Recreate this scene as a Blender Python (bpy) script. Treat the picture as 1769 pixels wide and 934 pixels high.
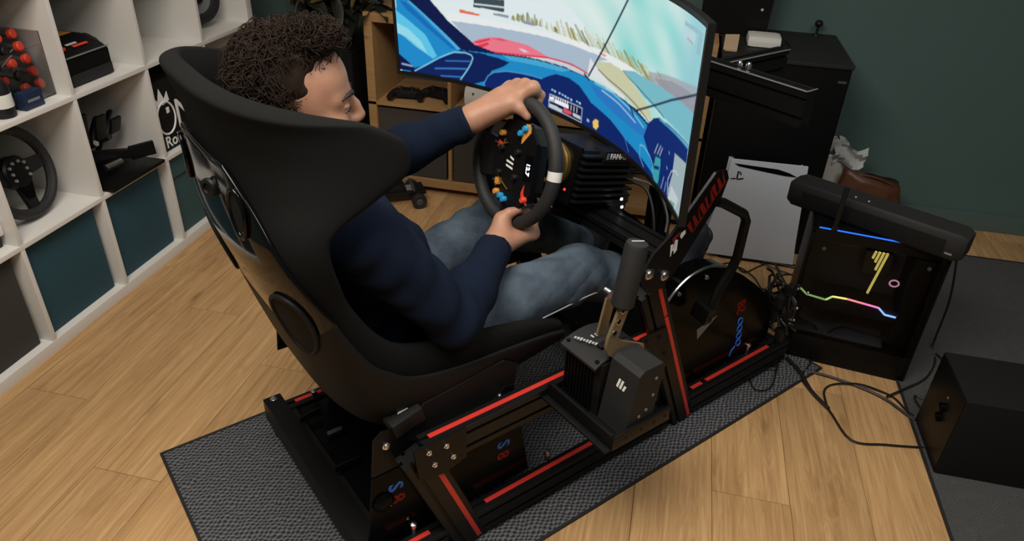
import bpy, bmesh, math, random
import numpy as np
from mathutils import Vector, Matrix

for o in list(bpy.data.objects):
    bpy.data.objects.remove(o, do_unlink=True)
SC = bpy.context.scene
COL = SC.collection
R = math.radians
random.seed(7)

# ------------------------------------------------------------------ camera
cam_data = bpy.data.cameras.new('camera')
cam = bpy.data.objects.new('camera', cam_data)
COL.objects.link(cam)
SC.camera = cam
cam_data.sensor_width = 36.0
cam_data.lens = 1261.03 / 1769 * 36.0
cam_data.clip_start = 0.02
PITCH, YAW, ROLL = 0.550244691, 0.204100735, 0.0422317336
fw = Vector((-math.sin(YAW) * math.cos(PITCH), math.cos(YAW) * math.cos(PITCH), -math.sin(PITCH)))
rt = Vector((math.cos(YAW), math.sin(YAW), 0))
up = rt.cross(fw)
rt2 = rt * math.cos(ROLL) + up * math.sin(ROLL)
up2 = -rt * math.sin(ROLL) + up * math.cos(ROLL)
M = Matrix((rt2, up2, -fw)).transposed().to_4x4()
M.translation = Vector((1.80990421, -1.18253360, 1.51519817))
cam.matrix_world = M

# ------------------------------------------------------------------ world, lamps, exposure
world = bpy.data.worlds.new('world'); SC.world = world
world.use_nodes = True
world.node_tree.nodes['Background'].inputs[0].default_value = (0.55, 0.6, 0.7, 1)
world.node_tree.nodes['Background'].inputs[1].default_value = 0.05
SC.view_settings.view_transform = 'Standard'
SC.view_settings.look = 'None'
SC.view_settings.exposure = 0.0
SC.view_settings.gamma = 1.0
SC.view_settings.use_curve_mapping = False


def area(name, loc, target, size, power, col, spread=180):
    l = bpy.data.lights.new(name, 'AREA'); l.energy = power; l.color = col
    l.shape = 'RECTANGLE'; l.size = size[0]; l.size_y = size[1]; l.spread = R(spread)
    o = bpy.data.objects.new(name, l); COL.objects.link(o)
    o.location = loc
    o.rotation_euler = (Vector(target) - Vector(loc)).to_track_quat('-Z', 'Y').to_euler()
    return o


area('ceiling_lamp_light', (1.15, -0.75, 2.44), (1.15, -0.75, 0), (1.1, 1.1), 54, (1.0, 0.93, 0.83))
area('ceiling_lamp_light', (2.7, -0.2, 2.44), (2.7, -0.2, 0), (1.1, 1.1), 21, (1.0, 0.95, 0.88))
area('ceiling_lamp_light', (0.9, 1.0, 2.44), (0.9, 1.0, 0), (0.6, 0.6), 6, (1.0, 0.93, 0.84))

# ------------------------------------------------------------------ helpers
RO = Vector((0.911, -0.244, 0.0))
F2 = Vector((0.65, 0.76)).normalized()
RIG = Matrix(((F2.x, F2.y, 0, RO.x), (F2.y, -F2.x, 0, RO.y), (0, 0, 1, 0), (0, 0, 0, 1)))   # (a, b, z) -> world; b points to the driver's right
RZ = math.atan2(F2.y, F2.x)
ID = Matrix.Identity(4)


def srgb(r, g, b):
    f = lambda c: (c / 255 / 12.92) if c / 255 <= 0.04045 else ((c / 255 + 0.055) / 1.055) ** 2.4
    return (f(r), f(g), f(b))


MATS = {}


def mat(name, col, rough=0.5, metal=0.0, var=0.0, vscale=30.0, bump=0.0, bscale=200.0, coat=0.0, emit=None, estr=1.0, trans=0.0, spec=0.5, sheen=0.0):
    m = bpy.data.materials.new(name); m.use_nodes = True
    nt = m.node_tree; b = nt.nodes['Principled BSDF']
    b.inputs['Base Color'].default_value = (*col, 1)
    b.inputs['Roughness'].default_value = rough
    b.inputs['Metallic'].default_value = metal
    b.inputs['Coat Weight'].default_value = coat
    b.inputs['Transmission Weight'].default_value = trans
    b.inputs['Specular IOR Level'].default_value = spec
    b.inputs['Sheen Weight'].default_value = sheen
    tc = nt.nodes.new('ShaderNodeTexCoord')
    if var:
        n = nt.nodes.new('ShaderNodeTexNoise'); n.inputs['Scale'].default_value = vscale; n.inputs['Detail'].default_value = 6
        nt.links.new(tc.outputs['Object'], n.inputs['Vector'])
        mx = nt.nodes.new('ShaderNodeMix'); mx.data_type = 'RGBA'
        mx.inputs[6].default_value = (*[c * (1 - var) for c in col], 1)
        mx.inputs[7].default_value = (*[min(1, c * (1 + var)) for c in col], 1)
        nt.links.new(n.outputs[0], mx.inputs[0]); nt.links.new(mx.outputs[2], b.inputs['Base Color'])
    if bump:
        n2 = nt.nodes.new('ShaderNodeTexNoise'); n2.inputs['Scale'].default_value = bscale; n2.inputs['Detail'].default_value = 4
        nt.links.new(tc.outputs['Object'], n2.inputs['Vector'])
        bp = nt.nodes.new('ShaderNodeBump'); bp.inputs['Strength'].default_value = bump; bp.inputs['Distance'].default_value = 0.004
        nt.links.new(n2.outputs[0], bp.inputs['Height']); nt.links.new(bp.outputs[0], b.inputs['Normal'])
    if emit:
        b.inputs['Emission Color'].default_value = (*emit, 1); b.inputs['Emission Strength'].default_value = estr
    MATS[name] = m
    return m


mat('black_plastic', (0.007, 0.007, 0.0075), 0.5, spec=0.35)
mat('black_satin', (0.0045, 0.0045, 0.005), 0.42, spec=0.2)
mat('black_gloss', (0.003, 0.003, 0.0035), 0.16, spec=0.06)
mat('black_matte', (0.006, 0.006, 0.0062), 0.8, spec=0.25)
mat('black_alu', (0.0055, 0.0055, 0.006), 0.42, spec=0.25)
mat('black_rubber', (0.014, 0.014, 0.015), 0.65, bump=0.15, bscale=400)
mat('charcoal', (0.016, 0.016, 0.0165), 0.65, spec=0.35)
mat('dark_grey', (0.06, 0.06, 0.062), 0.6)
mat('mid_grey', (0.2, 0.2, 0.21), 0.5)
mat('light_grey', (0.5, 0.5, 0.52), 0.5)
mat('white_lam', (0.74, 0.72, 0.69), 0.42)
mat('white_plastic', (0.75, 0.74, 0.71), 0.4)
mat('white_print', (0.85, 0.85, 0.85), 0.6)
mat('steel', (0.75, 0.75, 0.76), 0.25, 1.0)
mat('red_strip', (0.62, 0.035, 0.025), 0.4)
mat('red_print', (0.22, 0.012, 0.008), 0.5, spec=0.2)
mat('blue_print', (0.01, 0.17, 0.80), 0.5)
mat('red_plastic', (0.75, 0.06, 0.03), 0.4)
mat('blue_plastic', (0.02, 0.30, 0.60), 0.4)
mat('orange_plastic', (0.70, 0.30, 0.05), 0.4)
mat('gold_metal', (0.62, 0.40, 0.13), 0.35, 0.9)
mat('bronze_metal', (0.36, 0.26, 0.155), 0.42, 0.55)
mat('wall_teal', (0.080, 0.138, 0.132), 0.75, var=0.06, vscale=3, bump=0.1, bscale=300)
mat('baseboard_paint', (0.085, 0.135, 0.13), 0.5)
mat('ceiling_white', (0.6, 0.6, 0.58), 0.8)
mat('box_blue', (0.014, 0.062, 0.090), 0.75, bump=0.15, bscale=500)
mat('box_teal', (0.035, 0.088, 0.096), 0.75, bump=0.15, bscale=500)
mat('box_grey', (0.04, 0.038, 0.036), 0.8, bump=0.15, bscale=500)
mat('bin_fabric', (0.05, 0.045, 0.040), 0.85, bump=0.2, bscale=600)
mat('seat_fabric', (0.0085, 0.0085, 0.0085), 0.95, bump=0.12, bscale=700, spec=0.12)
mat('seat_shell', (0.003, 0.003, 0.0035), 0.08, spec=0.3)
mat('seat_side', (0.010, 0.010, 0.0105), 0.55, spec=0.18)
mat('skin', (0.42, 0.215, 0.14), 0.5, var=0.14, vscale=40, bump=0.10, bscale=350)
mat('hair', (0.019, 0.0105, 0.0065), 0.7, var=0.5, vscale=20, spec=0.2)
mat('hair_dark', (0.008, 0.005, 0.004), 0.7)
mat('brow', (0.02, 0.012, 0.009), 0.7)
mat('eye_white', (0.7, 0.68, 0.66), 0.2)
mat('iris', (0.05, 0.03, 0.02), 0.15)
mat('lip', (0.45, 0.17, 0.13), 0.45)
mat('sweater', (0.0048, 0.0095, 0.024), 0.95, var=0.25, vscale=12, bump=0.3, bscale=260, spec=0.15)
mat('jeans_thread', (0.35, 0.38, 0.42), 0.7)
mat('shoe', (0.013, 0.019, 0.030), 0.7, bump=0.2, bscale=300)
mat('shoe_sole', (0.25, 0.25, 0.25), 0.6)
mat('leather', (0.10, 0.038, 0.018), 0.45, var=0.6, vscale=14, bump=0.3, bscale=60)
mat('cardboard', (0.42, 0.31, 0.20), 0.8)
mat('paper', (0.55, 0.56, 0.57), 0.7)
mat('leaf', (0.012, 0.014, 0.008), 0.55, var=0.5, vscale=12)
mat('leaf_yellow', (0.11, 0.07, 0.02), 0.55, var=0.4, vscale=12)
mat('stem', (0.05, 0.035, 0.02), 0.7)
mat('console_white', (0.58, 0.62, 0.70), 0.35)
mat('cable', (0.008, 0.008, 0.008), 0.5)
mat('copper', (0.5, 0.2, 0.06), 0.4, 0.8)
mat('clear_plastic', (0.85, 0.87, 0.88), 0.08, trans=1.0)
mat('tinted_glass', (0.45, 0.46, 0.48), 0.03, trans=1.0)
MATS['tinted_glass'].node_tree.nodes['Principled BSDF'].inputs['IOR'].default_value = 1.16
mat('blue_led', (0, 0, 0), 0.5, emit=(0.02, 0.16, 1.0), estr=1.4)
mat('white_led', (0, 0, 0), 0.5, emit=(0.8, 0.9, 1.0), estr=2.0)
mat('red_led', (0, 0, 0), 0.5, emit=(1.0, 0.05, 0.03), estr=1.5)
mat('yellow_led', (0, 0, 0), 0.5, emit=(1.0, 0.80, 0.18), estr=1.0)


class MB:
    """collects shapes in one frame (world or rig), then links them as ONE mesh object"""

    def __init__(self, frame=ID):
        self.v = []; self.f = []; self.fr = frame; self.mi = []; self.cm = 0

    def add(self, vs, fs):
        n = len(self.v)
        self.v += [tuple(x) for x in vs]
        self.f += [tuple(i + n for i in q) for q in fs]
        self.mi += [self.cm] * len(fs)
        return self

    def box(self, c, s, rot=None, b=0.0):
        x, y, z = s[0] / 2, s[1] / 2, s[2] / 2
        if b <= 0:
            vs = [Vector((i * x, j * y, k * z)) for i in (-1, 1) for j in (-1, 1) for k in (-1, 1)]
            fs = [(0, 1, 3, 2), (4, 6, 7, 5), (0, 4, 5, 1), (2, 3, 7, 6), (0, 2, 6, 4), (1, 5, 7, 3)]
        else:
            b = min(b, x * .98, y * .98, z * .98)
            bm = bmesh.new(); bmesh.ops.create_cube(bm, size=1)
            for v in bm.verts: v.co = Vector((v.co.x * 2 * x, v.co.y * 2 * y, v.co.z * 2 * z))
            bmesh.ops.bevel(bm, geom=list(bm.edges), offset=b, segments=2, profile=.7, affect='EDGES')
            bm.verts.index_update()
            vs = [v.co.copy() for v in bm.verts]; fs = [tuple(v.index for v in q.verts) for q in bm.faces]; bm.free()
        if rot is not None:
            vs = [rot @ v for v in vs]
        c = Vector(c)
        return self.add([v + c for v in vs], fs)

    def beam(self, p, q, w, h, upv=(0, 0, 1), b=0.002):
        """box from p to q; h is measured along upv, w across"""
        p, q = Vector(p), Vector(q); d = (q - p); L = d.length; d.normalize()
        u = Vector(upv); u = (u - d * u.dot(d)).normalized(); s = u.cross(d)
        m = Matrix((d, s, u)).transposed()
        return self.box((p + q) / 2, (L, w, h), m, b)

    def profile(self, p, q, w, h, upv=(0, 0, 1), slots_w=1, slots_h=2, sd=0.007, so=0.009):
        """slotted aluminium profile"""
        p, q = Vector(p), Vector(q); d = (q - p); d.normalize()
        u = Vector(upv); u = (u - d * u.dot(d)).normalized(); s = u.cross(d)
        pts = []

        def side(L, n, fn):
            xs = [-L / 2 + 0.002]
            for k in range(n):
                c = -L / 2 + L * (k + .5) / n
                xs += [(c - so / 2, 0), (c - so / 2, sd), (c + so / 2, sd), (c + so / 2, 0)]
            xs.append(L / 2 - 0.002)
            for x in xs:
                t, dep = (x, 0) if not isinstance(x, tuple) else x
                pts.append(fn(t, dep))
        side(w, slots_w, lambda t, e: (t, -h / 2 + e))
        side(h, slots_h, lambda t, e: (w / 2 - e, t))
        side(w, slots_w, lambda t, e: (-t, h / 2 - e))
        side(h, slots_h, lambda t, e: (-w / 2 + e, -t))
        n = len(pts)
        vs = [p + s * x + u * y for x, y in pts] + [q + s * x + u * y for x, y in pts]
        fs = [(i, (i + 1) % n, n + (i + 1) % n, n + i) for i in range(n)] + [tuple(range(n))[::-1], tuple(range(n, 2 * n))]
        return self.add(vs, fs)

    def cyl(self, p, q, r, r2=None, n=20, caps=True):
        p, q = Vector(p), Vector(q); d = (q - p).normalized()
        a = d.orthogonal().normalized(); b = d.cross(a); r2 = r if r2 is None else r2
        vs = []
        for c, rr in ((p, r), (q, r2)):
            for i in range(n):
                t = 2 * math.pi * i / n
                vs.append(c + a * math.cos(t) * rr + b * math.sin(t) * rr)
        fs = [(i, (i + 1) % n, n + (i + 1) % n, n + i) for i in range(n)]
        if caps: fs += [tuple(range(n))[::-1], tuple(range(n, 2 * n))]
        return self.add(vs, fs)

    def lathe(self, c, axis, prof, n=28):
        """prof: list of (radius, height along axis)"""
        d = Vector(axis).normalized(); a = d.orthogonal().normalized(); b = d.cross(a); c = Vector(c)
        vs = []; m = len(prof)
        for r, h in prof:
            for i in range(n):
                t = 2 * math.pi * i / n
                vs.append(c + d * h + (a * math.cos(t) + b * math.sin(t)) * max(r, 1e-5))
        fs = [(j * n + i, j * n + (i + 1) % n, (j + 1) * n + (i + 1) % n, (j + 1) * n + i) for j in range(m - 1) for i in range(n)]
        fs += [tuple(range(n))[::-1], tuple(range((m - 1) * n, m * n))]
        return self.add(vs, fs)

    def tube(self, pts, r, n=8, closed=False, smooth=True, sub=6, taper=None):
        P = [Vector(p) for p in pts]
        if smooth and len(P) > 2: P = spline(P, sub, closed)
        m = len(P); vs = []; prev = None
        for i in range(m):
            d = (P[(i + 1) % m] - P[i - 1]) if closed else (P[min(i + 1, m - 1)] - P[max(i - 1, 0)])
            d.normalize()
            a = d.orthogonal().normalized() if prev is None else (prev - d * prev.dot(d)).normalized()
            prev = a; b = d.cross(a)
            rr = r if taper is None else r * taper(i / (m - 1))
            for k in range(n):
                t = 2 * math.pi * k / n
                vs.append(P[i] + (a * math.cos(t) + b * math.sin(t)) * rr)
        fs = []
        for i in range(m if closed else m - 1):
            j = (i + 1) % m
            for k in range(n):
                fs.append((i * n + k, i * n + (k + 1) % n, j * n + (k + 1) % n, j * n + k))
        if not closed: fs += [tuple(range(n))[::-1], tuple(range((m - 1) * n, m * n))]
        return self.add(vs, fs)

    def prism(self, poly, o, ex, ey, depth):
        """polygon in the plane o + x*ex + y*ey, extruded by the vector depth"""
        o, ex, ey, dv = Vector(o), Vector(ex), Vector(ey), Vector(depth); n = len(poly)
        A = [o + ex * x + ey * y for x, y in poly]
        vs = A + [p + dv for p in A]
        return self.add(vs, [tuple(range(n))[::-1], tuple(range(n, 2 * n))] + [(i, (i + 1) % n, n + (i + 1) % n, n + i) for i in range(n)])

    def sphere(self, c, r, n=16, m=10, sc=(1, 1, 1)):
        prof = []; c = Vector(c); vs = []
        for j in range(m + 1):
            ph = math.pi * j / m
            for i in range(n):
                t = 2 * math.pi * i / n
                vs.append(c + Vector((r * sc[0] * math.sin(ph) * math.cos(t), r * sc[1] * math.sin(ph) * math.sin(t), r * sc[2] * math.cos(ph))))
        return self.add(vs, [(j * n + i, (j + 1) * n + i, (j + 1) * n + (i + 1) % n, j * n + (i + 1) % n) for j in range(m) for i in range(n)])

    def build(self, name, m, parent=None, angle=35, mats=None):
        me = bpy.data.meshes.new(name)
        inv = PIV[parent.name].inverted() if parent else ID
        T = inv @ self.fr
        me.from_pydata([tuple(T @ Vector(v)) for v in self.v], [], self.f)
        bm = bmesh.new(); bm.from_mesh(me)
        bmesh.ops.remove_doubles(bm, verts=bm.verts, dist=1e-6)
        bmesh.ops.dissolve_degenerate(bm, edges=bm.edges, dist=1e-6)
        bmesh.ops.recalc_face_normals(bm, faces=bm.faces)
        bm.to_mesh(me); bm.free()
        return link(name, me, m, parent, angle, self.mi if mats else None, mats)


def link(name, me, m, parent=None, angle=35, mi=None, mats=None):
    for mm in (mats or [m]):
        me.materials.append(MATS[mm] if isinstance(mm, str) else mm)
    if mi and len(mi) == len(me.polygons):
        me.polygons.foreach_set('material_index', mi)
    if angle:
        me.polygons.foreach_set('use_smooth', [True] * len(me.polygons))
        if angle < 180: me.set_sharp_from_angle(angle=R(angle))
    o = bpy.data.objects.new(name, me); COL.objects.link(o)
    PIV[o.name] = PIV[parent.name].copy() if parent else ID.copy()
    if parent: o.parent = parent
    return o


PIV = {}


def thing(name, label, cat, loc, rz=0.0, group=None):
    o = bpy.data.objects.new(name, None); COL.objects.link(o)
    o.empty_display_size = 0.05
    o.location = loc; o.rotation_euler = (0, 0, rz)
    PIV[o.name] = Matrix.Translation(loc) @ Matrix.Rotation(rz, 4, 'Z')
    return tag(o, label, cat, group)


def rthing(name, label, cat, abz, group=None):
    return thing(name, label, cat, RIG @ Vector(abz), RZ, group)


def tag(o, label=None, cat=None, group=None, kind=None):
    if label: o['label'] = label
    if cat: o['category'] = cat
    if group: o['group'] = group
    if kind: o['kind'] = kind
    return o


def struct(name, mb, m, angle=35):
    o = mb.build(name, m, None, angle); o['kind'] = 'structure'; return o


def spline(P, sub=6, closed=False):
    out = []; n = len(P)
    for i in range(n if closed else n - 1):
        p0 = P[i - 1] if (closed or i > 0) else P[0] * 2 - P[1]
        p1 = P[i]; p2 = P[(i + 1) % n]
        p3 = P[(i + 2) % n] if (closed or i + 2 < n) else P[-1] * 2 - P[-2]
        for k in range(sub):
            t = k / sub
            out.append(0.5 * ((2 * p1) + (p2 - p0) * t + (2 * p0 - 5 * p1 + 4 * p2 - p3) * t * t + (3 * p1 - p0 - 3 * p2 + p3) * t ** 3))
    if not closed: out.append(P[-1].copy())
    return out


def text(name, body, size, o, ex, ey, m, parent, frame=ID, depth=0.0006, align='CENTER', bold=0.0):
    """flat lettering: o is its centre, ex the writing direction, ey the up direction (in frame)"""
    cu = bpy.data.curves.new(name, 'FONT'); cu.body = body; cu.size = size; cu.align_x = align; cu.align_y = 'CENTER'
    cu.extrude = depth; cu.offset = bold; cu.resolution_u = 2
    tmp = bpy.data.objects.new(name, cu); COL.objects.link(tmp)
    me = bpy.data.meshes.new_from_object(tmp.evaluated_get(bpy.context.evaluated_depsgraph_get()))
    bpy.data.objects.remove(tmp, do_unlink=True); bpy.data.curves.remove(cu)
    X = (frame.to_3x3() @ Vector(ex)).normalized(); Y = frame.to_3x3() @ Vector(ey); Y = (Y - X * Y.dot(X)).normalized(); Z = X.cross(Y)
    Mx = Matrix((X, Y, Z)).transposed().to_4x4(); Mx.translation = frame @ Vector(o)
    me.transform((PIV[parent.name].inverted() if parent else ID) @ Mx)
    return link(name, me, m, parent, 0)

# ------------------------------------------------------------------ room
def wood_material(name, c_dark, c_light, gscale=1.0, along='Y', rnd=0.18):
    m = bpy.data.materials.new(name); m.use_nodes = True; MATS[name] = m
    nt = m.node_tree; b = nt.nodes['Principled BSDF']; N = nt.nodes.new; L = nt.links.new
    tc = N('ShaderNodeTexCoord'); oi = N('ShaderNodeObjectInfo')
    off = N('ShaderNodeVectorMath'); off.operation = 'SCALE'; off.inputs[3].default_value = 37.0
    cmb = N('ShaderNodeCombineXYZ'); [L(oi.outputs['Random'], cmb.inputs[i]) for i in range(3)]
    L(cmb.outputs[0], off.inputs[0])
    add = N('ShaderNodeVectorMath'); L(tc.outputs['Object'], add.inputs[0]); L(off.outputs[0], add.inputs[1])
    mp = N('ShaderNodeMapping'); L(add.outputs[0], mp.inputs[0])
    s = [16 * gscale] * 3; s['XYZ'.index(along)] = 1.3 * gscale; mp.inputs['Scale'].default_value = s
    n1 = N('ShaderNodeTexNoise'); n1.inputs['Scale'].default_value = 1.0; n1.inputs['Detail'].default_value = 5; n1.inputs['Distortion'].default_value = 1.6
    L(mp.outputs[0], n1.inputs[0])
    mp2 = N('ShaderNodeMapping'); L(add.outputs[0], mp2.inputs[0])
    s = [110 * gscale] * 3; s['XYZ'.index(along)] = 3.5 * gscale; mp2.inputs['Scale'].default_value = s
    n2 = N('ShaderNodeTexNoise'); n2.inputs['Detail'].default_value = 4; n2.inputs['Scale'].default_value = 1.0; L(mp2.outputs[0], n2.inputs[0])
    mp3 = N('ShaderNodeMapping'); L(add.outputs[0], mp3.inputs[0])
    s = [9 * gscale] * 3; s['XYZ'.index(along)] = 3.2 * gscale; mp3.inputs['Scale'].default_value = s
    vo = N('ShaderNodeTexVoronoi'); vo.inputs['Scale'].default_value = 1.0; L(mp3.outputs[0], vo.inputs['Vector'])
    kn = N('ShaderNodeMapRange'); kn.inputs[1].default_value = 0.02; kn.inputs[2].default_value = 0.16; kn.inputs[3].default_value = 0.55; kn.inputs[4].default_value = 1.0
    L(vo.outputs['Distance'], kn.inputs[0])
    mx = N('ShaderNodeMath'); mx.operation = 'MULTIPLY_ADD'; mx.inputs[1].default_value = 0.45; L(n1.outputs[0], mx.inputs[0])
    m2 = N('ShaderNodeMath'); m2.operation = 'MULTIPLY'; m2.inputs[1].default_value = 0.55; L(n2.outputs[0], m2.inputs[0]); L(m2.outputs[0], mx.inputs[2])
    bd = N('ShaderNodeMath'); bd.operation = 'MULTIPLY'; bd.inputs[1].default_value = 62.0; L(n1.outputs[0], bd.inputs[0])
    bs = N('ShaderNodeMath'); bs.operation = 'SINE'; L(bd.outputs[0], bs.inputs[0])
    b2 = N('ShaderNodeMath'); b2.operation = 'MULTIPLY_ADD'; b2.inputs[1].default_value = 0.050; L(bs.outputs[0], b2.inputs[0]); L(mx.outputs[0], b2.inputs[2])
    r = N('ShaderNodeValToRGB'); L(b2.outputs[0], r.inputs[0])
    r.color_ramp.elements[0].position = 0.30; r.color_ramp.elements[0].color = (*c_dark, 1)
    r.color_ramp.elements[1].position = 0.72; r.color_ramp.elements[1].color = (*c_light, 1)
    k = N('ShaderNodeMix'); k.data_type = 'RGBA'; k.blend_type = 'MULTIPLY'; k.inputs[0].default_value = 1
    L(r.outputs[0], k.inputs[6]); L(kn.outputs[0], k.inputs[7])
    hs = N('ShaderNodeHueSaturation'); L(k.outputs[2], hs.inputs['Color'])
    mr = N('ShaderNodeMapRange'); mr.inputs[3].default_value = 1 - rnd; mr.inputs[4].default_value = 1 + rnd; L(oi.outputs['Random'], mr.inputs[0]); L(mr.outputs[0], hs.inputs['Value'])
    L(hs.outputs[0], b.inputs['Base Color']); b.inputs['Roughness'].default_value = 0.5; b.inputs['Specular IOR Level'].default_value = 0.3
    bp = N('ShaderNodeBump'); bp.inputs['Strength'].default_value = 0.12; bp.inputs['Distance'].default_value = 0.002
    L(n2.outputs[0], bp.inputs['Height']); L(bp.outputs[0], b.inputs['Normal'])
    return m


wood_material('oak_floor', (0.36, 0.200, 0.084), (0.62, 0.385, 0.180), 1.0, 'Y', 0.06)
wood_material('oak_front', (0.33, 0.185, 0.075), (0.44, 0.27, 0.125), 1.6, 'X', 0.04)

XL, XR, YB, YF, ZC = -0.385, 4.6, 2.19, -2.6, 2.5
floor = struct('floor', MB().box(((XL + XR) / 2, (YB + YF) / 2, -0.06), (XR - XL + .2, YB - YF + .2, 0.1)), 'charcoal')
pw, pl = 0.2035, 1.24
pm = MB().box((0, 0, 0), (pw - 0.0012, pl - 0.0012, 0.010), b=0.0009).build('plank', 'oak_floor', floor)
bpy.data.objects.remove(pm, do_unlink=True)
pmesh = bpy.data.meshes['plank']
for i in range(-2, 23):
    x = 2.082 + (i - 9.5) * pw
    y0 = -1.7 + ((i * 0.41) % 1.0) * pl - pl
    for j in range(5):
        y = y0 + j * pl
        if y - pl / 2 > YB or y + pl / 2 < -1.3 or x > 4.2 or x < XL: continue
        o = bpy.data.objects.new('plank', pmesh); COL.objects.link(o); o.parent = floor
        o.location = (x, y, -0.005)
struct('wall_left', MB().box((XL - 0.05, (YB + YF) / 2, ZC / 2), (0.1, YB - YF + .2, ZC)), 'wall_teal')
struct('wall_back', MB().box(((XL + XR) / 2, YB + 0.05, ZC / 2), (XR - XL, 0.1, ZC)), 'wall_teal')
struct('wall_right', MB().box((XR + 0.05, (YB + YF) / 2, ZC / 2), (0.1, YB - YF + .2, ZC)), 'wall_teal')
struct('wall_front', MB().box(((XL + XR) / 2, YF - 0.05, ZC / 2), (XR - XL, 0.1, ZC)), 'wall_teal')
struct('ceiling', MB().box(((XL + XR) / 2, (YB + YF) / 2, ZC + 0.05), (XR - XL + .2, YB - YF + .2, 0.1)), 'ceiling_white')
struct('baseboard_back', MB().box(((2.0 + XR) / 2, YB - 0.007, 0.042), (XR - 2.0, 0.014, 0.084), b=0.003), 'baseboard_paint')


# ------------------------------------------------------------------ mats
def weave(name, c1, c2, cell, rz):
    m = bpy.data.materials.new(name); m.use_nodes = True; MATS[name] = m
    nt = m.node_tree; b = nt.nodes['Principled BSDF']; N = nt.nodes.new; L = nt.links.new
    tc = N('ShaderNodeTexCoord'); sp = N('ShaderNodeSeparateXYZ')
    nz = N('ShaderNodeTexNoise'); nz.inputs['Scale'].default_value = 26; L(tc.outputs['Object'], nz.inputs[0])
    mv = N('ShaderNodeVectorMath'); mv.operation = 'MULTIPLY_ADD'; mv.inputs[1].default_value = (0.020,) * 3
    L(nz.outputs['Color'], mv.inputs[0]); L(tc.outputs['Object'], mv.inputs[2]); L(mv.outputs[0], sp.inputs[0])
    s = []
    for a in (0, 1):
        k = N('ShaderNodeMath'); k.operation = 'MULTIPLY'; k.inputs[1].default_value = math.pi / cell * (1 if a == 0 else 1.5); L(sp.outputs[a], k.inputs[0])
        q = N('ShaderNodeMath'); q.operation = 'SINE'; L(k.outputs[0], q.inputs[0]); s.append(q)
    mu = N('ShaderNodeMath'); mu.operation = 'MULTIPLY'; L(s[0].outputs[0], mu.inputs[0]); L(s[1].outputs[0], mu.inputs[1])
    n2 = N('ShaderNodeTexNoise'); n2.inputs['Scale'].default_value = 420; L(tc.outputs['Object'], n2.inputs[0])
    ad = N('ShaderNodeMath'); ad.operation = 'MULTIPLY_ADD'; ad.inputs[1].default_value = 1.1; L(n2.outputs[0], ad.inputs[0]); L(mu.outputs[0], ad.inputs[2])
    r = N('ShaderNodeValToRGB'); L(ad.outputs[0], r.inputs[0])
    r.color_ramp.elements[0].position = 0.0; r.color_ramp.elements[0].color = (*c1, 1)
    r.color_ramp.elements[1].position = 1.0; r.color_ramp.elements[1].color = (*c2, 1)
    L(r.outputs[0], b.inputs['Base Color']); b.inputs['Roughness'].default_value = 0.85
    bp = N('ShaderNodeBump'); bp.inputs['Strength'].default_value = 0.8; bp.inputs['Distance'].default_value = 0.004
    L(ad.outputs[0], bp.inputs['Height']); L(bp.outputs[0], b.inputs['Normal'])


weave('mat_weave', (0.020, 0.021, 0.024), (0.165, 0.170, 0.190), 0.0102, 0)
weave('mat_weave_fine', (0.045, 0.046, 0.048), (0.155, 0.155, 0.16), 0.0045, 0)
ru = rthing('floor_mat', 'dark grey woven floor mat under the racing rig', 'mat', (0.93, 0, 0))
MB(RIG).box((0.937, 0, 0.0025), (1.872, 0.81, 0.005)).build('woven_surface', 'mat_weave', ru)
e = MB(RIG)
for p, q in (((0, -.409, .0035), (1.874, -.409, .0035)), ((0, .409, .0035), (1.874, .409, .0035)), ((0, -.412, .0035), (0, .412, .0035)), ((1.874, -.412, .0035), (1.874, .412, .0035))):
    e.beam(p, q, 0.008, 0.0065)
e.build('edge_binding', 'charcoal', ru)
r2 = thing('floor_mat', 'dark grey fine-textured floor mat under the subwoofer by the green wall', 'mat', (3.5, 0.9, 0))
MB().box((3.54, 0.45, 0.002), (1.716, 2.89, 0.004)).build('woven_surface', 'mat_weave_fine', r2)
e = MB()
e.beam((2.679, -1, .003), (2.679, 1.898, .003), 0.008, 0.006); e.beam((2.676, 1.897, .003), (4.4, 1.897, .003), 0.008, 0.006)
e.build('edge_binding', 'charcoal', r2)

# ------------------------------------------------------------------ white cube shelf (front face in the plane x = 0)
S = 0.35
sh = thing('cube_shelf', 'tall white cube shelf along the left wall holding racing gear', 'shelf', (-0.19, 0.87, 0))
D = 0.38
for z, t in ((0.019, 0.038), (0.3805, 0.015), (0.7305, 0.015), (1.0805, 0.015), (1.4305, 0.015), (1.78, 0.038)):
    MB().box((-D / 2, 0.8675, z), (D, 1.811 if t < .03 else 1.811, t), b=0.0012).build('shelf_board', 'white_lam', sh)
for y in (-0.019, 1.754):
    MB().box((-D / 2 - .0005, y, 0.9), (D - .001, 0.038, 1.74), b=0.0012).build('side_panel', 'white_lam', sh)
for r in range(5):
    z0 = 0.038 + r * S; z1 = z0 + 0.335
    for k in range(1, 5):
        MB().box((-D / 2 - .0005, k * S - 0.0075, (z0 + z1) / 2), (D - .001, 0.015, z1 - z0 - .0002), b=0.001).build('divider', 'white_lam', sh)


def bay(k, r):
    return k * S, 0.038 + r * S        # y start of the bay, z of its floor (clear size 0.335)


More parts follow.
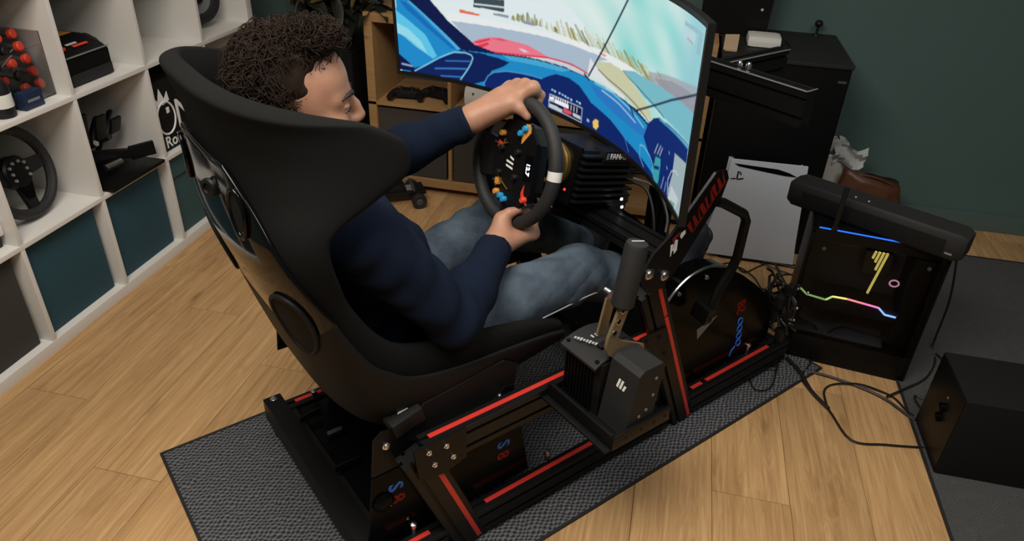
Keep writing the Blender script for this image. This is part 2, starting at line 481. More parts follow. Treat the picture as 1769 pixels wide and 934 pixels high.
def shelf_box(k, name, m, label, lid=False):
    y, z = bay(k, 0); z += .0005
    t = thing(name, label, 'box', (-0.18, y + .1675, z), 0, 'boxes in the bottom row of the white shelf')
    MB().box((-0.195, y + .16, z + .162), (0.33, 0.312, 0.322), b=0.006).build('body', m, t)
    if lid:
        MB().box((-0.0255, y + .16, z + .285), (0.010, 0.314, 0.08), b=0.003).build('flap', m, t)
        g = MB(); [g.box((-.028, y + yy, z + .328), (.016, .03, .010), b=.002) for yy in (.04, .26)]
        g.box((-.03, y + .16, z + .327), (.012, .16, .006)); g.build('clasp', 'dark_grey', t)


shelf_box(0, 'storage_box', 'box_grey', 'dark grey storage box, nearest one in the bottom row of the white shelf')
shelf_box(1, 'storage_box', 'box_blue', 'blue storage box in the bottom row beside the dark grey box')
shelf_box(2, 'storage_box', 'box_blue', 'blue storage box in the bottom row under the shelved pedals')
shelf_box(3, 'storage_box', 'box_teal', 'teal storage box with a front flap, closest to the seat back', True)

# flat white device at the left picture edge
y, z = bay(0, 1)
t = thing('flatbed_device', 'flat white device on dark base, left of the shelved steering wheel', 'device', (-.15, y + .2, z))
MB().box((-0.16, y + .18, z + .058), (0.26, 0.30, 0.036), b=0.008).build('white_lid', 'white_plastic', t)
MB().box((-0.165, y + .18, z + .0205), (0.24, 0.29, 0.039), b=0.004).build('dark_base', 'charcoal', t)

# shelved wheel
def rim(mb, c, n, upv, r, tr, ns=48, nt=10):
    n = Vector(n).normalized(); u = Vector(upv); u = (u - n * u.dot(n)).normalized(); s = n.cross(u); c = Vector(c)
    return mb.tube([c + (u * math.cos(2 * math.pi * i / ns) + s * math.sin(2 * math.pi * i / ns)) * r for i in range(ns)], tr, nt, True, False)


y, z = bay(1, 1)
wn = Vector((1, 0.10, 0.28)).normalized(); wu = Vector((-0.28, 0, 1)); wc = Vector((-0.115, y + .156, z + .152)); wu = (wu - wn * wu.dot(wn)).normalized(); ws = wu.cross(wn)
t = thing('shelved_wheel', 'black three-spoke steering wheel leaning in the white shelf above the blue box', 'steering wheel', (-.12, y + .14, z))
rim(MB(), wc, wn, wu, 0.132, 0.0165).build('rim', 'black_rubber', t)
mb = MB()
for a in (90, 270, 180):
    d = wu * math.cos(R(a)) + ws * math.sin(R(a)); sd = wn.cross(d)
    mb.prism([(0.02, -.026), (.125, -.018), (.125, .018), (.02, .026)], wc - wn * .01, d, sd, wn * .014)
mb.build('spokes', 'black_plastic', t)
MB().lathe(wc - wn * .03, wn, [(.03, 0), (.052, .012), (.052, .038), (.046, .044), (.02, .046)]).build('hub', 'black_satin', t)
mb = MB()
for i, (a, b_) in enumerate(((.03, .02), (.03, 0), (.03, -.02), (-.03, .02), (-.03, 0), (-.03, -.02), (.012, .03), (-.012, .03))):
    c = wc + wu * b_ + ws * a + wn * .014; mb.cyl(c, c + wn * .006, .005, n=10)
mb.build('buttons', 'mid_grey', t)
mb = MB(); c = wc - wu * .055 + wn * .005
mb.prism([(-.03, .02), (.03, .02), (.012, -.03), (-.012, -.03)], c, ws, wu, wn * .008); mb.build('lower_plate', 'black_gloss', t)

# shelved pedals
y, z = bay(2, 1)
t = thing('pedal_set', 'black metal pedal set with heel plate standing in the white shelf', 'pedals', (-.12, y + .2, z))
MB().box((-0.10, y + .165, z + .007), (0.24, 0.28, 0.012), b=.002).build('heel_plate', 'black_satin', t)
MB().beam((-0.30, y + .05, z + .013), (-.31, y + .05, z + .30), 0.09, 0.02, (1, 0, 0)).build('rear_plate', 'black_satin', t)
for i, yy in enumerate((.10, .185, .255)):
    mb = MB(); mb.beam((-.22, y + yy, z + .03), (-.12, y + yy, z + .20), .018, .012, (1, 0, .4)); pa = mb.build('pedal_arm', 'black_satin', t)
    MB().beam((-.123, y + yy, z + .12), (-.105, y + yy, z + .235 - i * .03), .05, .012, (1, 0, .2), .003).build('pedal_face', 'black_plastic', pa)
    MB().cyl((-.26, y + yy, z + .05), (-.15, y + yy, z + .10), .012, n=12).build('damper', 'steel' if i == 1 else 'dark_grey', pa)
mb = MB(); mb.beam((-.16, y + .03, z + .10), (-.03, y + .27, z + .05), .03, .03); mb.beam((-.05, y + .22, z + .06), (.0, y + .29, z + .065), .015, .05)
mb.build('cross_bar', 'black_satin', t)
MB().cyl((-.12, y + .02, z + .12), (-.12, y + .08, z + .125), .008, n=10).build('steel_fitting', 'steel', t); MB().cyl((-.06, y + .10, z + .05), (-.05, y + .17, z + .05), .012, n=10).build('steel_fitting', 'steel', t)

# black printed box
y, z = bay(3, 1)
t = thing('printed_box', 'black box printed with a white crowned ball and cursive words', 'box', (-.12, y + .17, z))
MB().box((-0.11, y + .163, z + .132), (0.16, 0.300, 0.262), b=.004).build('body', 'black_matte', t)
xf = -0.0294
mb = MB(); c = Vector((xf, y + .075, z + .125))
mb.tube([c + Vector((0, math.cos(a) * .052, math.sin(a) * .062)) for a in [2 * math.pi * i / 28 for i in range(28)]], .004, 6, True, False)
mb.prism([(-.052, .055), (-.05, .095), (-.03, .07), (-.012, .115), (.008, .07), (.03, .095), (.035, .06), (0, .052)], (xf - .001, c.y, c.z), (0, 1, 0), (0, 0, 1), (.002, 0, 0))
mb.box((xf, c.y + .016, c.z + .026), (.003, .016, .022), b=.001)
mb.build('ball_print', 'white_print', t)
text('lettering', 'N', 0.16, (xf, y + .19, z + .115), (0, 1, 0), (0, 0, 1), 'white_print', t)
text('lettering', 'Roi du', 0.062, (xf, y + .125, z + .032), (0, 1, 0), (0, .05, 1), 'white_print', t, bold=.0008)

# row above: button boxes, bottle, white bracket
y, z = bay(1, 2)
t = thing('button_box', 'clear box of red and black push buttons on the upper shelf', 'button box', (-.15, y + .2, z))
c = Vector((-.14, y + .222, z + .1))
mb = MB(); w_, d_, h_ = .22, .17, .19
for cc, s_ in (((0, 0, -h_ / 2), (d_, w_, .004)), ((0, w_ / 2, 0), (d_, .003, h_)), ((0, -w_ / 2, 0), (d_, .003, h_)), ((d_ / 2, 0, -h_ * .1), (.003, w_, h_ * .8)), ((-d_ / 2, 0, 0), (.003, w_, h_))):
    mb.box(c + Vector(cc), s_)
mb.build('clear_case', 'clear_plastic', t)
random.seed(3)
for j in range(5):
    for i in range(4):
        yy = c.y - .085 + i * .055; zz = c.z - .06 + j * .036; xx = c.x + .055 - j * .012
        rd = (i + j) % 2 == 0 or (i > 2)
        pb = MB().cyl((xx - .05, yy, zz), (xx, yy, zz), .008, n=10).build('push_button', 'dark_grey', t)
        MB().lathe((xx, yy, zz), (1, .15, .25), [(.011, 0), (.015 if i > 1 else .011, .004), (.015 if i > 1 else .011, .016), (.011, .019)], 14).build('cap', 'red_plastic' if rd else 'black_plastic', pb)
mb = MB()
for i in range(7):
    a = Vector((c.x + random.uniform(-.06, .05), c.y + random.uniform(-.09, .09), c.z + random.uniform(-.08, .06)))
    mb.tube([a, a + Vector((.02, .03, .03)), a + Vector((-.01, .05, -.01)), a + Vector((.02, .02, -.04))], .0015, 5)
mb.build('loose_wires', 'mid_grey', t)
mat('carton_navy', (.010, .022, .060), .5)
t = thing('blue_carton', 'small dark blue carton in front of the clear button box', 'box', (-.05, y + .19, z))
MB().box((-.035, y + .212, z + .026), (.03, .072, .050), b=.002).build('body', 'carton_navy', t)
MB().box((-.0194, y + .212, z + .026), (.001, .045, .008)).build('printed_label', 'mid_grey', t)
t = thing('spray_bottle', 'black bottle with white label at the left picture edge', 'bottle', (-.04, y + .14, z))
MB().lathe((-.045, y + .125, z + .0005), (0, 0, 1), [(.028, 0), (.030, .004), (.030, .085), (.024, .10), (.012, .107), (.012, .125)]).build('body', 'black_plastic', t)
MB().lathe((-.045, y + .125, z + .03), (0, 0, 1), [(.0304, 0), (.0306, .002), (.0306, .036), (.0304, .038)]).build('label', 'white_plastic', t)
t = thing('metal_bracket', 'pale grey metal bracket behind the clear button box', 'bracket', (-.28, y + .12, z))
mb = MB(); mb.box((-.31, y + .16, z + .145), (.006, .16, .275), b=.001); mb.box((-.295, y + .16, z + .004), (.05, .16, .006), b=.001)
mb.build('plate', 'light_grey', t)
mb = MB(); [mb.cyl((-.3072, y + .2, z + zz), (-.3055, y + .2, z + zz), .006, n=12) for zz in (.25, .19)]; mb.build('holes', 'black_matte', t)

# drive unit on the shelf
y, z = bay(2, 2)
t = thing('drive_unit', 'black boxy wheel drive unit with orange stickers on the upper shelf', 'drive unit', (-.14, y + .16, z))
mb = MB(); mb.prism([(-.26, .003), (-.045, .003), (-.045, .085), (-.065, .10), (-.14, .125), (-.26, .125)], (0, y + .045, z), (1, 0, 0), (0, 0, 1), (0, .19, 0)); mb.build('housing', 'black_satin', t)
MB().beam((-.0445, y + .046, z + .093), (-.0445, y + .234, z + .093), .008, .003).build('silver_line', 'mid_grey', t)
MB().box((-.044, y + .14, z + .022), (.004, .188, .034)).build('lower_band', 'charcoal', t)
MB().lathe((-.14, y + .235, z + .07), (0, 1, 0), [(.052, 0), (.05, .02), (.036, .03), (.034, .045), (.024, .05)]).build('shaft_nose', 'black_plastic', t)
MB().beam((-.19, y + .145, z + .1262), (-.19, y + .225, z + .1262), .05, .001).build('sticker', 'orange_plastic', t)
MB().beam((-.094, y + .112, z + .1157), (-.094, y + .158, z + .1157), .009, .0012, (.34, 0, 1), 0).build('printed_line', 'light_grey', t)
MB().beam((-.080, y + .125, z + .1107), (-.080, y + .19, z + .1107), .010, .0012, (.34, 0, 1), 0).build('printed_line', 'red_plastic', t)
MB().cyl((-.085, y + .085, z + .108), (-.0845, y + .085, z + .115), .010, n=14).build('sticker', 'red_plastic', t)
MB().beam((-.3, y + .03, z + .01), (-.30, y + .03, z + .25), .02, .12, (1, 0, 0)).build('rear_plate', 'black_satin', t)

y, z = bay(3, 2)
t = thing('flat_case', 'thin flat black case leaning on a divider in the almost empty cube', 'case', (-.2, y + .03, z))
MB().beam((-.2, y + .055, z + .002), (-.2, y + .012, z + .27), .14, .012, (0, 1, .1)).build('board', 'black_satin', t)
MB().beam((-.13, y + .062, z + .02), (-.13, y + .025, z + .25), .006, .006, (0, 1, .1)).build('edge_trim', 'dark_grey', t)

y, z = bay(4, 2)
t = thing('small_wheel', 'black disc-shaped wheel with grey centre at the far shelf end', 'wheel', (-.1, y + .2, z))
n_ = Vector((1, -.5, .25)).normalized(); c = Vector((-.14, y + .175, z + .122))
MB().lathe(c - n_ * .035, n_, [(.06, 0), (.102, .008), (.108, .03), (.106, .055), (.09, .062), (.084, .05), (.05, .048)], 36).build('tyre', 'black_rubber', t)
MB().lathe(c + n_ * .012, n_, [(.082, 0), (.07, .002), (.035, .003), (.03, .008)], 30).build('disc', 'mid_grey', t)
MB().lathe(c + n_ * .014, n_, [(.03, 0), (.028, .02), (.015, .024)], 18).build('hub', 'black_plastic', t)

# ------------------------------------------------------------------ oak cube shelf against the back wall (front face in the plane y = 1.80)
X0, YW, Z0 = 0.5, 1.80, 0.037
ws_ = thing('cube_shelf', 'low oak-coloured cube shelf behind the monitor with fabric bins', 'shelf', (1.23, 1.99, 0))
DY = 0.385
for z_, t_ in ((.019, .038), (.3805, .015), (.754, .038)):
    MB().box((X0 + .7375, YW + DY / 2, Z0 + z_), (1.475, DY, t_), b=.0012).build('shelf_board', 'oak_front', ws_)
for x_ in (.019, 1.456):
    MB().box((X0 + x_, YW + DY / 2 - .0005, Z0 + .3865), (.038, DY - .001, .697), b=.0012).build('side_panel', 'oak_front', ws_)
for r in (0, 1):
    for k in range(1, 4):
        MB().box((X0 + .038 + k * S - .0075, YW + DY / 2 - .0005, Z0 + .2055 + r * .358), (.015, DY - .001, .335 if r == 0 else .3455), b=.001).build('divider', 'oak_front', ws_)
MB().box((X0 + .7375, YW + DY - .004, Z0 + .38), (1.40, .006, .70)).build('back_panel', 'dark_grey', ws_)
for x_ in (.05, 1.42):
    for y_ in (.05, .33): MB().cyl((X0 + x_, YW + y_, 0), (X0 + x_, YW + y_, Z0), .02, n=14).build('foot', 'black_plastic', ws_)
names = ['dark fabric bin in the oak shelf under the shelved gamepads', 'dark fabric bin in the oak shelf seen left of the wheel rim', 'dark fabric bin in the oak shelf behind the drive motor']
for k in range(3):
    x_ = X0 + .038 + k * S
    t = thing('fabric_bin', names[k], 'bin', (x_ + .1675, YW + .18, Z0 + .038), 0, 'fabric bins in the oak shelf')
    MB().box((x_ + .1635, YW + .19, Z0 + .20), (.318, .35, .318), b=.005).build('body', 'bin_fabric', t)
    mb = MB(); mb.tube([(x_ + .1635 + dx, YW + .0135, Z0 + .283 + dz) for dx, dz in ((-.05, 0), (-.04, .013), (.04, .013), (.05, 0), (.04, -.013), (-.04, -.013))], .003, 6, True)
    mb.prism([(-.048, 0), (-.038, .011), (.038, .011), (.048, 0), (.038, -.011), (-.038, -.011)], (x_ + .1635, YW + .0148, Z0 + .283), (1, 0, 0), (0, 0, 1), (0, -.0005, 0))
    mb.build('grip_hole', 'black_matte', t)

zs = Z0 + .388 + .0005
def gamepad(x_, y_, label, rz):
    t = thing('gamepad', label, 'gamepad', (x_, y_, zs), rz, 'gamepads on the oak shelf')
    fr = Matrix.Translation((x_, y_, zs)) @ Matrix.Rotation(rz, 4, 'Z')
    mb = MB(fr); mb.box((0, 0, .028), (.11, .055, .036), b=.014)
    for s in (-1, 1): mb.tube([(s * .045, 0, .03), (s * .062, -.025, .026), (s * .07, -.06, .018)], .019, 10, taper=lambda u: 1 - .25 * u)
    mb.build('shell', 'black_plastic', t)
    for s in (-1, 1):
        MB(fr).lathe((s * .025, -.012, .044), (0, 0, 1), [(.008, 0), (.005, .004), (.009, .012), (.007, .014)], 12).build('thumbstick', 'black_rubber', t)
    mb = MB(fr); mb.box((-.045, .008, .047), (.020, .006, .004)); mb.box((-.045, .008, .047), (.006, .020, .004)); mb.build('direction_pad', 'gold_metal', t)
    mb = MB(fr)
    for dx, dy in ((.008, 0), (-.008, 0), (0, .008), (0, -.008)): mb.cyl((.045 + dx, .008 + dy, .045), (.045 + dx, .008 + dy, .049), .0032, n=8)
    mb.build('buttons', 'gold_metal', t)


gamepad(.655, 1.885, 'black gamepad with gold buttons at the left of the oak shelf', .15)
gamepad(.795, 1.93, 'black gamepad with gold buttons closer to the shelf divider', -.25)
x_ = X0 + .038 + S
t = thing('headset', 'off-white rounded headset on the oak shelf behind the left hand', 'headset', (x_ + .15, YW + .09, zs))
mb = MB(); mb.box((x_ + .135, YW + .085, zs + .05), (.185, .10, .096), b=.036); mb.build('visor', 'white_plastic', t)
MB().tube([(x_ + .06, YW + .13, zs + .08), (x_ + .07, YW + .24, zs + .09), (x_ + .2, YW + .24, zs + .09), (x_ + .215, YW + .13, zs + .08)], .008, 8).build('strap', 'light_grey', t)
mb = MB(); [mb.cyl((x_ + xx, YW + .0352, zs + zz), (x_ + xx, YW + .0335, zs + zz), .005, n=10) for xx, zz in ((.09, .07), (.18, .045))]; mb.build('sensor', 'dark_grey', t)

zt = Z0 + .773 + .0005
t = thing('figurine_can', 'red and black can on top of the oak shelf', 'can', (.68, 1.87, zt))
MB().lathe((.665, 1.87, zt), (0, 0, 1), [(.03, 0), (.033, .004), (.033, .11), (.027, .12)]).build('body', 'black_gloss', t)
MB().lathe((.665, 1.87, zt + .03), (0, 0, 1), [(.0334, 0), (.0336, .002), (.0336, .045), (.0334, .047)]).build('red_band', 'red_plastic', t)
t = thing('white_tube', 'small white tube standing beside the red and black can', 'tube', (.61, 1.9, zt))
MB().lathe((.605, 1.92, zt), (0, 0, 1), [(.015, 0), (.016, .003), (.013, .07), (.008, .085)]).build('body', 'white_plastic', t)

# ------------------------------------------------------------------ plant in the corner
t = thing('potted_plant', 'dark leafy plant in an added tall black planter between the two cube shelves', 'plant', (.27, 1.98, 0))
mb = MB(); mb.prism([(-.15, -.15), (.15, -.15), (.15, .15), (-.15, .15)], (.27, 1.98, 0), (1, 0, 0), (0, 1, 0), (0, 0, .62)); mb.build('planter', 'black_matte', t)  # tall black box added to fill the dark stretch of corner wall
MB().box((.27, 1.98, .622), (.27, .27, .01)).build('soil', 'charcoal', t)
lf = []
for i in range(9):
    t_ = i / 8; w = .034 * math.sin(math.pi * (t_ ** .8)) ** .8
    lf.append((t_ * .17, w, -.04 * t_ * t_))
lv = []; lq = []
for i, (x, w, z_) in enumerate(lf):
    lv += [(x, -w, z_ + .012), (x, 0, z_), (x, w, z_ + .012)]
    if i: lq += [(3 * i - 3, 3 * i - 2, 3 * i + 1, 3 * i), (3 * i - 2, 3 * i - 1, 3 * i + 2, 3 * i + 1)]
lm = []
for nm in ('leaf', 'leaf_yellow'):
    me = bpy.data.meshes.new('leaf'); me.from_pydata(lv, [], lq); me.materials.append(MATS[nm]); me.polygons.foreach_set('use_smooth', [True] * len(me.polygons)); lm.append(me)
random.seed(11)
inv = PIV[t.name].inverted()
mbs = MB()
for s in range(17):
    a = random.uniform(0, 6.28); rr = random.uniform(.10, .30)
    top = Vector((.27 + math.cos(a) * rr * (1.0 if math.cos(a) > 0 else .6), 1.90 + math.sin(a) * rr * .55 - .04, random.uniform(.80, 1.32)))
    base = Vector((.27 + random.uniform(-.05, .05), 1.97 + random.uniform(-.05, .05), .62))
    mid = (base + top) / 2 + Vector((-.03, 0, .09))
    mbs.tube([base, mid, top], .004, 5)
    for k in range(9):
        u = .45 + .55 * (k + 1) / 9
        P = base * (1 - u) ** 2 + mid * 2 * u * (1 - u) + top * u * u
        P = Vector((P.x, min(P.y, 2.10), P.z))
        az = random.uniform(0, 6.28)
        if P.y > 1.95: az = random.uniform(3.4, 6.0)
        o = bpy.data.objects.new('leaf', lm[1 if random.random() < .16 else 0]); COL.objects.link(o); o.parent = t
        sc = random.uniform(.55, 1.0)
        o.matrix_local = inv @ Matrix.Translation(P) @ Matrix.Rotation(az, 4, 'Z') @ Matrix.Rotation(R(random.uniform(-15, 50)), 4, 'Y') @ Matrix.Rotation(R(random.uniform(-35, 35)), 4, 'X') @ Matrix.Scale(sc, 4)
mbs.build('stems', 'stem', t)

# ------------------------------------------------------------------ toy buggy on the floor
fr = Matrix.Translation((.665, 1.675, 0)) @ Matrix.Rotation(R(32), 4, 'Z')
t = thing('toy_buggy', 'black radio-controlled toy buggy on the wooden floor by the oak shelf', 'toy car', (.665, 1.675, 0), R(32))
mb = MB(fr); mb.box((0, 0, .052), (.24, .075, .022), b=.008); mb.box((-.02, 0, .078), (.11, .06, .04), b=.014); mb.box((.10, 0, .06), (.05, .11, .012), b=.004); mb.box((-.115, 0, .10), (.03, .14, .006), b=.002)
mb.build('chassis', 'black_plastic', t)
for sx in (-.085, .085):
    for sy in (-1, 1):
        w_ = MB(fr).lathe((sx, sy * .062, .034), (0, sy, 0), [(.016, 0), (.032, .002), (.034, .01), (.034, .03), (.03, .036), (.018, .034)], 20).build('wheel', 'black_rubber', t)
        MB(fr).lathe((sx, sy * .0965, .034), (0, sy, 0), [(.016, 0), (.012, .003), (.004, .003)], 14).build('hub_cap', 'dark_grey', w_)
mb = MB(fr); mb.beam((-.06, .028, .102), (.02, .024, .096), .014, .004); mb.box((.055, 0, .068), (.03, .05, .006)); mb.build('trim', 'mid_grey', t)
mb = MB(fr); [mb.cyl((sx, sy * .03, .045), (sx * .8, sy * .026, .10), .007, n=10) for sx in (-.08, .08) for sy in (-1, 1)]; mb.build('shock_absorbers', 'dark_grey', t)

# ------------------------------------------------------------------ black cabinet and what stands on it
t = thing('black_cabinet', 'black cabinet against the green wall behind the racing rig', 'cabinet', (2.225, 1.945, 0))
MB().box((2.225, 1.945, .3925), (.465, .482, .785), b=.003).build('body', 'black_satin', t)
MB().box((2.225, 1.943, .7925), (.475, .492, .015), b=.003).build('top_board', 'charcoal', t)
d_ = MB().box((2.225, 1.6975, .42), (.452, .012, .70), b=.002).build('door', 'black_satin', t)
MB().box((2.43, 1.6905, .74), (.03, .002, .008)).build('badge', 'dark_grey', d_)
zc = .8003
t = thing('white_puck', 'small white rounded box on top of the black cabinet', 'box', (2.14, 1.88, zc))
MB().box((2.145, 1.90, zc + .021), (.128, .11, .042), b=.018).build('case', 'white_plastic', t)
MB().tube([(2.21, 1.87, zc + .01), (2.23, 1.86, zc + .005), (2.25, 1.9, zc + .003), (2.24, 2.0, zc + .003)], .003, 6).build('lead', 'cable', t)
t = thing('mini_tripod', 'tiny black ball-head tripod on the back edge of the cabinet', 'tripod', (2.375, 2.14, zc))
MB().lathe((2.375, 2.14, zc), (0, 0, 1), [(.014, 0), (.012, .006), (.005, .012), (.005, .04)], 14).build('stem', 'black_plastic', t)
MB().sphere((2.376, 2.142, zc + .05), .0165, 14, 10, (1, 1, .9)).build('ball_head', 'black_plastic', t)
t = thing('cardboard_piece', 'small folded cardboard piece on the cabinet beside the monitor edge', 'cardboard', (2.01, 1.76, zc))
mb = MB(); mb.prism([(-.03, 0), (.022, 0), (.022, .060), (-.03, .056)], (2.020, 1.765, zc + .001), (1, 0, 0), (0, .30, .95), (0, -.003, .001)); mb.beam((1.995, 1.763, zc + .003), (2.04, 1.763, zc + .003), .04, .003, (0, 0, 1)); mb.build('sheet', 'cardboard', t)
t = thing('black_speaker', 'big black box speaker standing on the cabinet behind the monitor', 'speaker', (2.03, 2.03, zc))
mb = MB(); mb.prism([(-.135, 0), (.115, 0), (.13, .34), (-.15, .34)], (2.075 - .03, 1.99, zc), (1, 0, 0), (0, 0, 1), (0, .19, 0)); mb.build('cabinet', 'charcoal', t)
mb = MB(); mb.prism([(-.15, .01), (.11, .01), (.122, .33), (-.16, .33)], (2.045, 1.9895, zc), (1, 0, 0), (0, 0, 1), (0, -.006, 0)); mb.build('front_panel', 'black_satin', t)
MB().sphere((2.125, 1.9815, zc + .115), .006, 10, 8).build('screw', 'light_grey', t)
MB().box((2.145, 2.02, zc + .185), (.05, .06, .03), b=.006).build('side_knob', 'black_plastic', t)

# ------------------------------------------------------------------ console
t = thing('games_console', 'tall white games console with black core standing behind the rig', 'console', (2.25, 1.64, 0))
fr = Matrix.Translation((2.228, 1.630, 0)) @ Matrix.Diagonal((1.12, 1, 1, 1))
pl_ = [(-.150, .018), (.160, .018), (.150, .12), (.136, .30), (.125, .442), (-.128, .438), (-.13, .34), (-.150, .22), (-.165, .12)]
MB(fr).prism(pl_, (0, -.045, 0), (1, 0, 0), (0, 0, 1), (0, -.012, 0)).build('side_panel', 'console_white', t)
MB(fr).prism([(x, min(z_, .405)) for x, z_ in pl_], (0, .057, 0), (1, 0, 0), (0, 0, 1), (0, -.012, 0)).build('side_panel', 'console_white', t)
MB(fr).prism([(-.125, .02), (.14, .02), (.11, .425), (-.115, .425)], (0, -.0445, 0), (1, 0, 0), (0, 0, 1), (0, .089, 0)).build('core', 'black_gloss', t)
MB(fr).box((0, 0, .010), (.20, .10, .02), b=.004).build('stand', 'black_plastic', t)
mb = MB(fr); mb.prism([(-.115, .424), (.03, .420), (.07, .410), (.10, .396), (.06, .396), (.0, .402), (-.10, .414)], (0, -.0572, 0), (1, 0, 0), (0, 0, 1), (0, -.0008, 0)); mb.build('black_inlay', 'black_gloss', t)
mb = MB(fr)
mb.prism([(-.004, -.016), (.001, -.018), (.001, .013), (.005, .012), (.0065, .004), (.011, .004), (.011, .010), (.006, .017), (-.004, .019)], (-.095, -.0572, .375), (1, 0, 0), (0, 0, 1), (0, -.0007, 0))
mb.prism([(.002, -.012), (.019, -.006), (.021, -.011), (.012, -.015), (.002, -.018)], (-.095, -.0572, .375), (1, 0, 0), (0, 0, 1), (0, -.0007, 0))
mb.prism([(-.006, -.010), (-.022, -.014), (-.024, -.018), (-.006, -.016)], (-.095, -.0572, .375), (1, 0, 0), (0, 0, 1), (0, -.0007, 0))
mb.build('logo', 'black_matte', t)

# ------------------------------------------------------------------ computer tower
P1 = Vector((2.302, .965, 0)); P2 = Vector((2.696, .912, 0)); ex = (P2 - P1).normalized(); ey = Vector((-ex.y, ex.x, 0))
prz = math.atan2(ex.y, ex.x); W_ = (P2 - P1).length; H_ = .49; DP = .225
PCF = Matrix.Translation(P1) @ Matrix.Rotation(prz, 4, 'Z')
mat('reflection_grey', (.10, .11, .125), .7)  # light grey inside the case imitates the floor mat mirrored in the glass
t = thing('computer_tower', 'black computer tower with glass side and coloured light strips', 'computer', (P1 + P2) / 2 + ey * DP / 2, prz)
mb = MB(PCF)
mb.box((W_ / 2, DP - .004, H_ / 2), (W_, .008, H_), b=.003)
mb.box((W_ / 2, DP / 2, .012), (W_, DP, .024), b=.004); mb.box((W_ / 2, DP / 2, H_ - .012), (W_, DP, .024), b=.004)
mb.box((.008, DP / 2, H_ / 2), (.016, DP, H_), b=.003); mb.box((W_ - .012, DP / 2, H_ / 2), (.024, DP, H_), b=.003)
mb.box((W_ / 2, .008, .048), (W_, .014, .094), b=.003); mb.box((W_ / 2, .006, H_ - .018), (W_, .010, .036), b=.003)
mb.build('case', 'black_satin', t)
MB(PCF).box((W_ / 2, .002, .27), (W_ - .012, .004, .35), b=.001).build('glass_panel', 'tinted_glass', t)
mb = MB(PCF); mb.box((W_ / 2, DP - .02, .27), (W_ - .05, .02, .34)); mb.build('mainboard', 'reflection_grey', t)
mb = MB(PCF); mb.tube([(.05, .06, .20), (.04, .05, .14), (.10, .05, .11), (.12, .05, .05)], .004, 6); mb.tube([(.12, .05, .06), (.17, .05, .125), (.24, .05, .13), (.32, .05, .12), (.36, .06, .13)], .004, 6); mb.build('inner_cables', 'cable', t)
MB(PCF).box((W_ / 2 - .03, DP / 2, .0965), (W_ - .12, DP - .06, .004)).build('inner_shroud', 'reflection_grey', t)
mb = MB(PCF); mb.box((.22, .10, .205), (.30, .10, .045), b=.004); mb.build('graphics_card', 'charcoal', t)
mb = MB(PCF); mb.box((.235, DP - .055, .325), (.08, .045, .08), b=.004); mb.build('processor_cooler', 'dark_grey', t)
mb = MB(PCF); mb.box((W_ - .055, DP / 2, .27), (.05, .16, .34), b=.004); mb.build('radiator', 'black_plastic', t)
rainbow = [((.55, 1.0, .30), .4), ((.75, 1.0, .35), .8), ((1.0, .85, .25), 1.2), ((1.0, .30, .30), 1.2), ((1.0, .25, .55), 1.2), ((.25, .45, 1.0), 1.6), ((.15, .75, 1.0), 1.1), ((.25, .95, .85), .7)]
pts = [(.018, .248), (.045, .227), (.105, .221), (.122, .238), (.165, .240), (.215, .236), (.262, .232), (.285, .212), (.322, .210), (.345, .214), (.36, .226)]
for i in range(len(pts) - 1):
    c_, st = rainbow[min(7, int(i * 8 / 9.5))]
    m_ = mat('strip_light_%d' % i, (0, 0, 0), .5, emit=c_, estr=st * 1.8)
    (xa, za), (xb, zb) = pts[i], pts[i + 1]
    MB(PCF).beam((xa, .045, za), (xb, .045, zb), .005, .0042, (0, 1, 0), .0005).build('light_strip', m_, t)
for i, (n_, h0) in enumerate(((-.036, .035), (-.021, .05), (-.006, .085), (.009, .20))):
    MB(PCF).beam((.232 + n_ * .75, .06, .418), (.232 + n_ * .75 - (h0 * .10), .06, .418 - h0 * .75), .006, .008, (0, 1, 0), .0005).build('memory_light', 'yellow_led', t)
mb = MB(PCF); mb.tube([(.283 + .013 * math.cos(a), .06, .32 + .011 * math.sin(a)) for a in [i * .5236 for i in range(12)]], .0025, 6, True); mb.build('fan_ring_light', mat('fan_ring', (0, 0, 0), .5, emit=(1.0, .45, .6), estr=.9), t)
MB(PCF).beam((.02, .0035, H_ + .001), (W_ - .10, .0035, H_ + .001), .004, .004).build('top_light_strip', 'blue_led', t)
mb = MB(PCF); [mb.cyl((x_, -.0005, .425), (x_, -.0035, .425), .006, n=12) for x_ in (.05, W_ - .05)]; mb.build('thumb_screw', 'dark_grey', t)
for x_, y_ in ((.03, .03), (.03, DP - .03), (W_ - .03, .03), (W_ - .03, DP - .03)):
    pass

# bar on the tower
q1 = Vector((2.285, 1.135, H_ + .0005)); q2 = Vector((2.712, .878, H_ + .0005)); dx = (q2 - q1).normalized(); sy = Vector((-dx.y, dx.x, 0))
t = thing('sound_bar', 'long black sound bar lying slanted on top of the computer tower', 'sound bar', (q1 + q2) / 2, math.atan2(dx.y, dx.x))
q1 = q1 - dx * .035; q2 = q2 - dx * .004
mb = MB()
prof = [(-.048, .012), (-.042, .002), (.042, .002), (.048, .012), (.048, .072), (.040, .083), (-.042, .083), (-.048, .074)]
ring = [(0, .78), (.02, 1.0), ((q2 - q1).length - .02, 1.0), ((q2 - q1).length, .78)]
vs = [q1 + dx * l + sy * (x * s) + Vector((0, 0, .042 + (z_ - .042) * s)) for l, s in ring for x, z_ in prof]
n = len(prof); fs = [(j * n + i, j * n + (i + 1) % n, (j + 1) * n + (i + 1) % n, (j + 1) * n + i) for j in range(3) for i in range(n)] + [tuple(range(n))[::-1], tuple(range(3 * n, 4 * n))]
mb.add(vs, fs); mb.build('housing', 'charcoal', t)
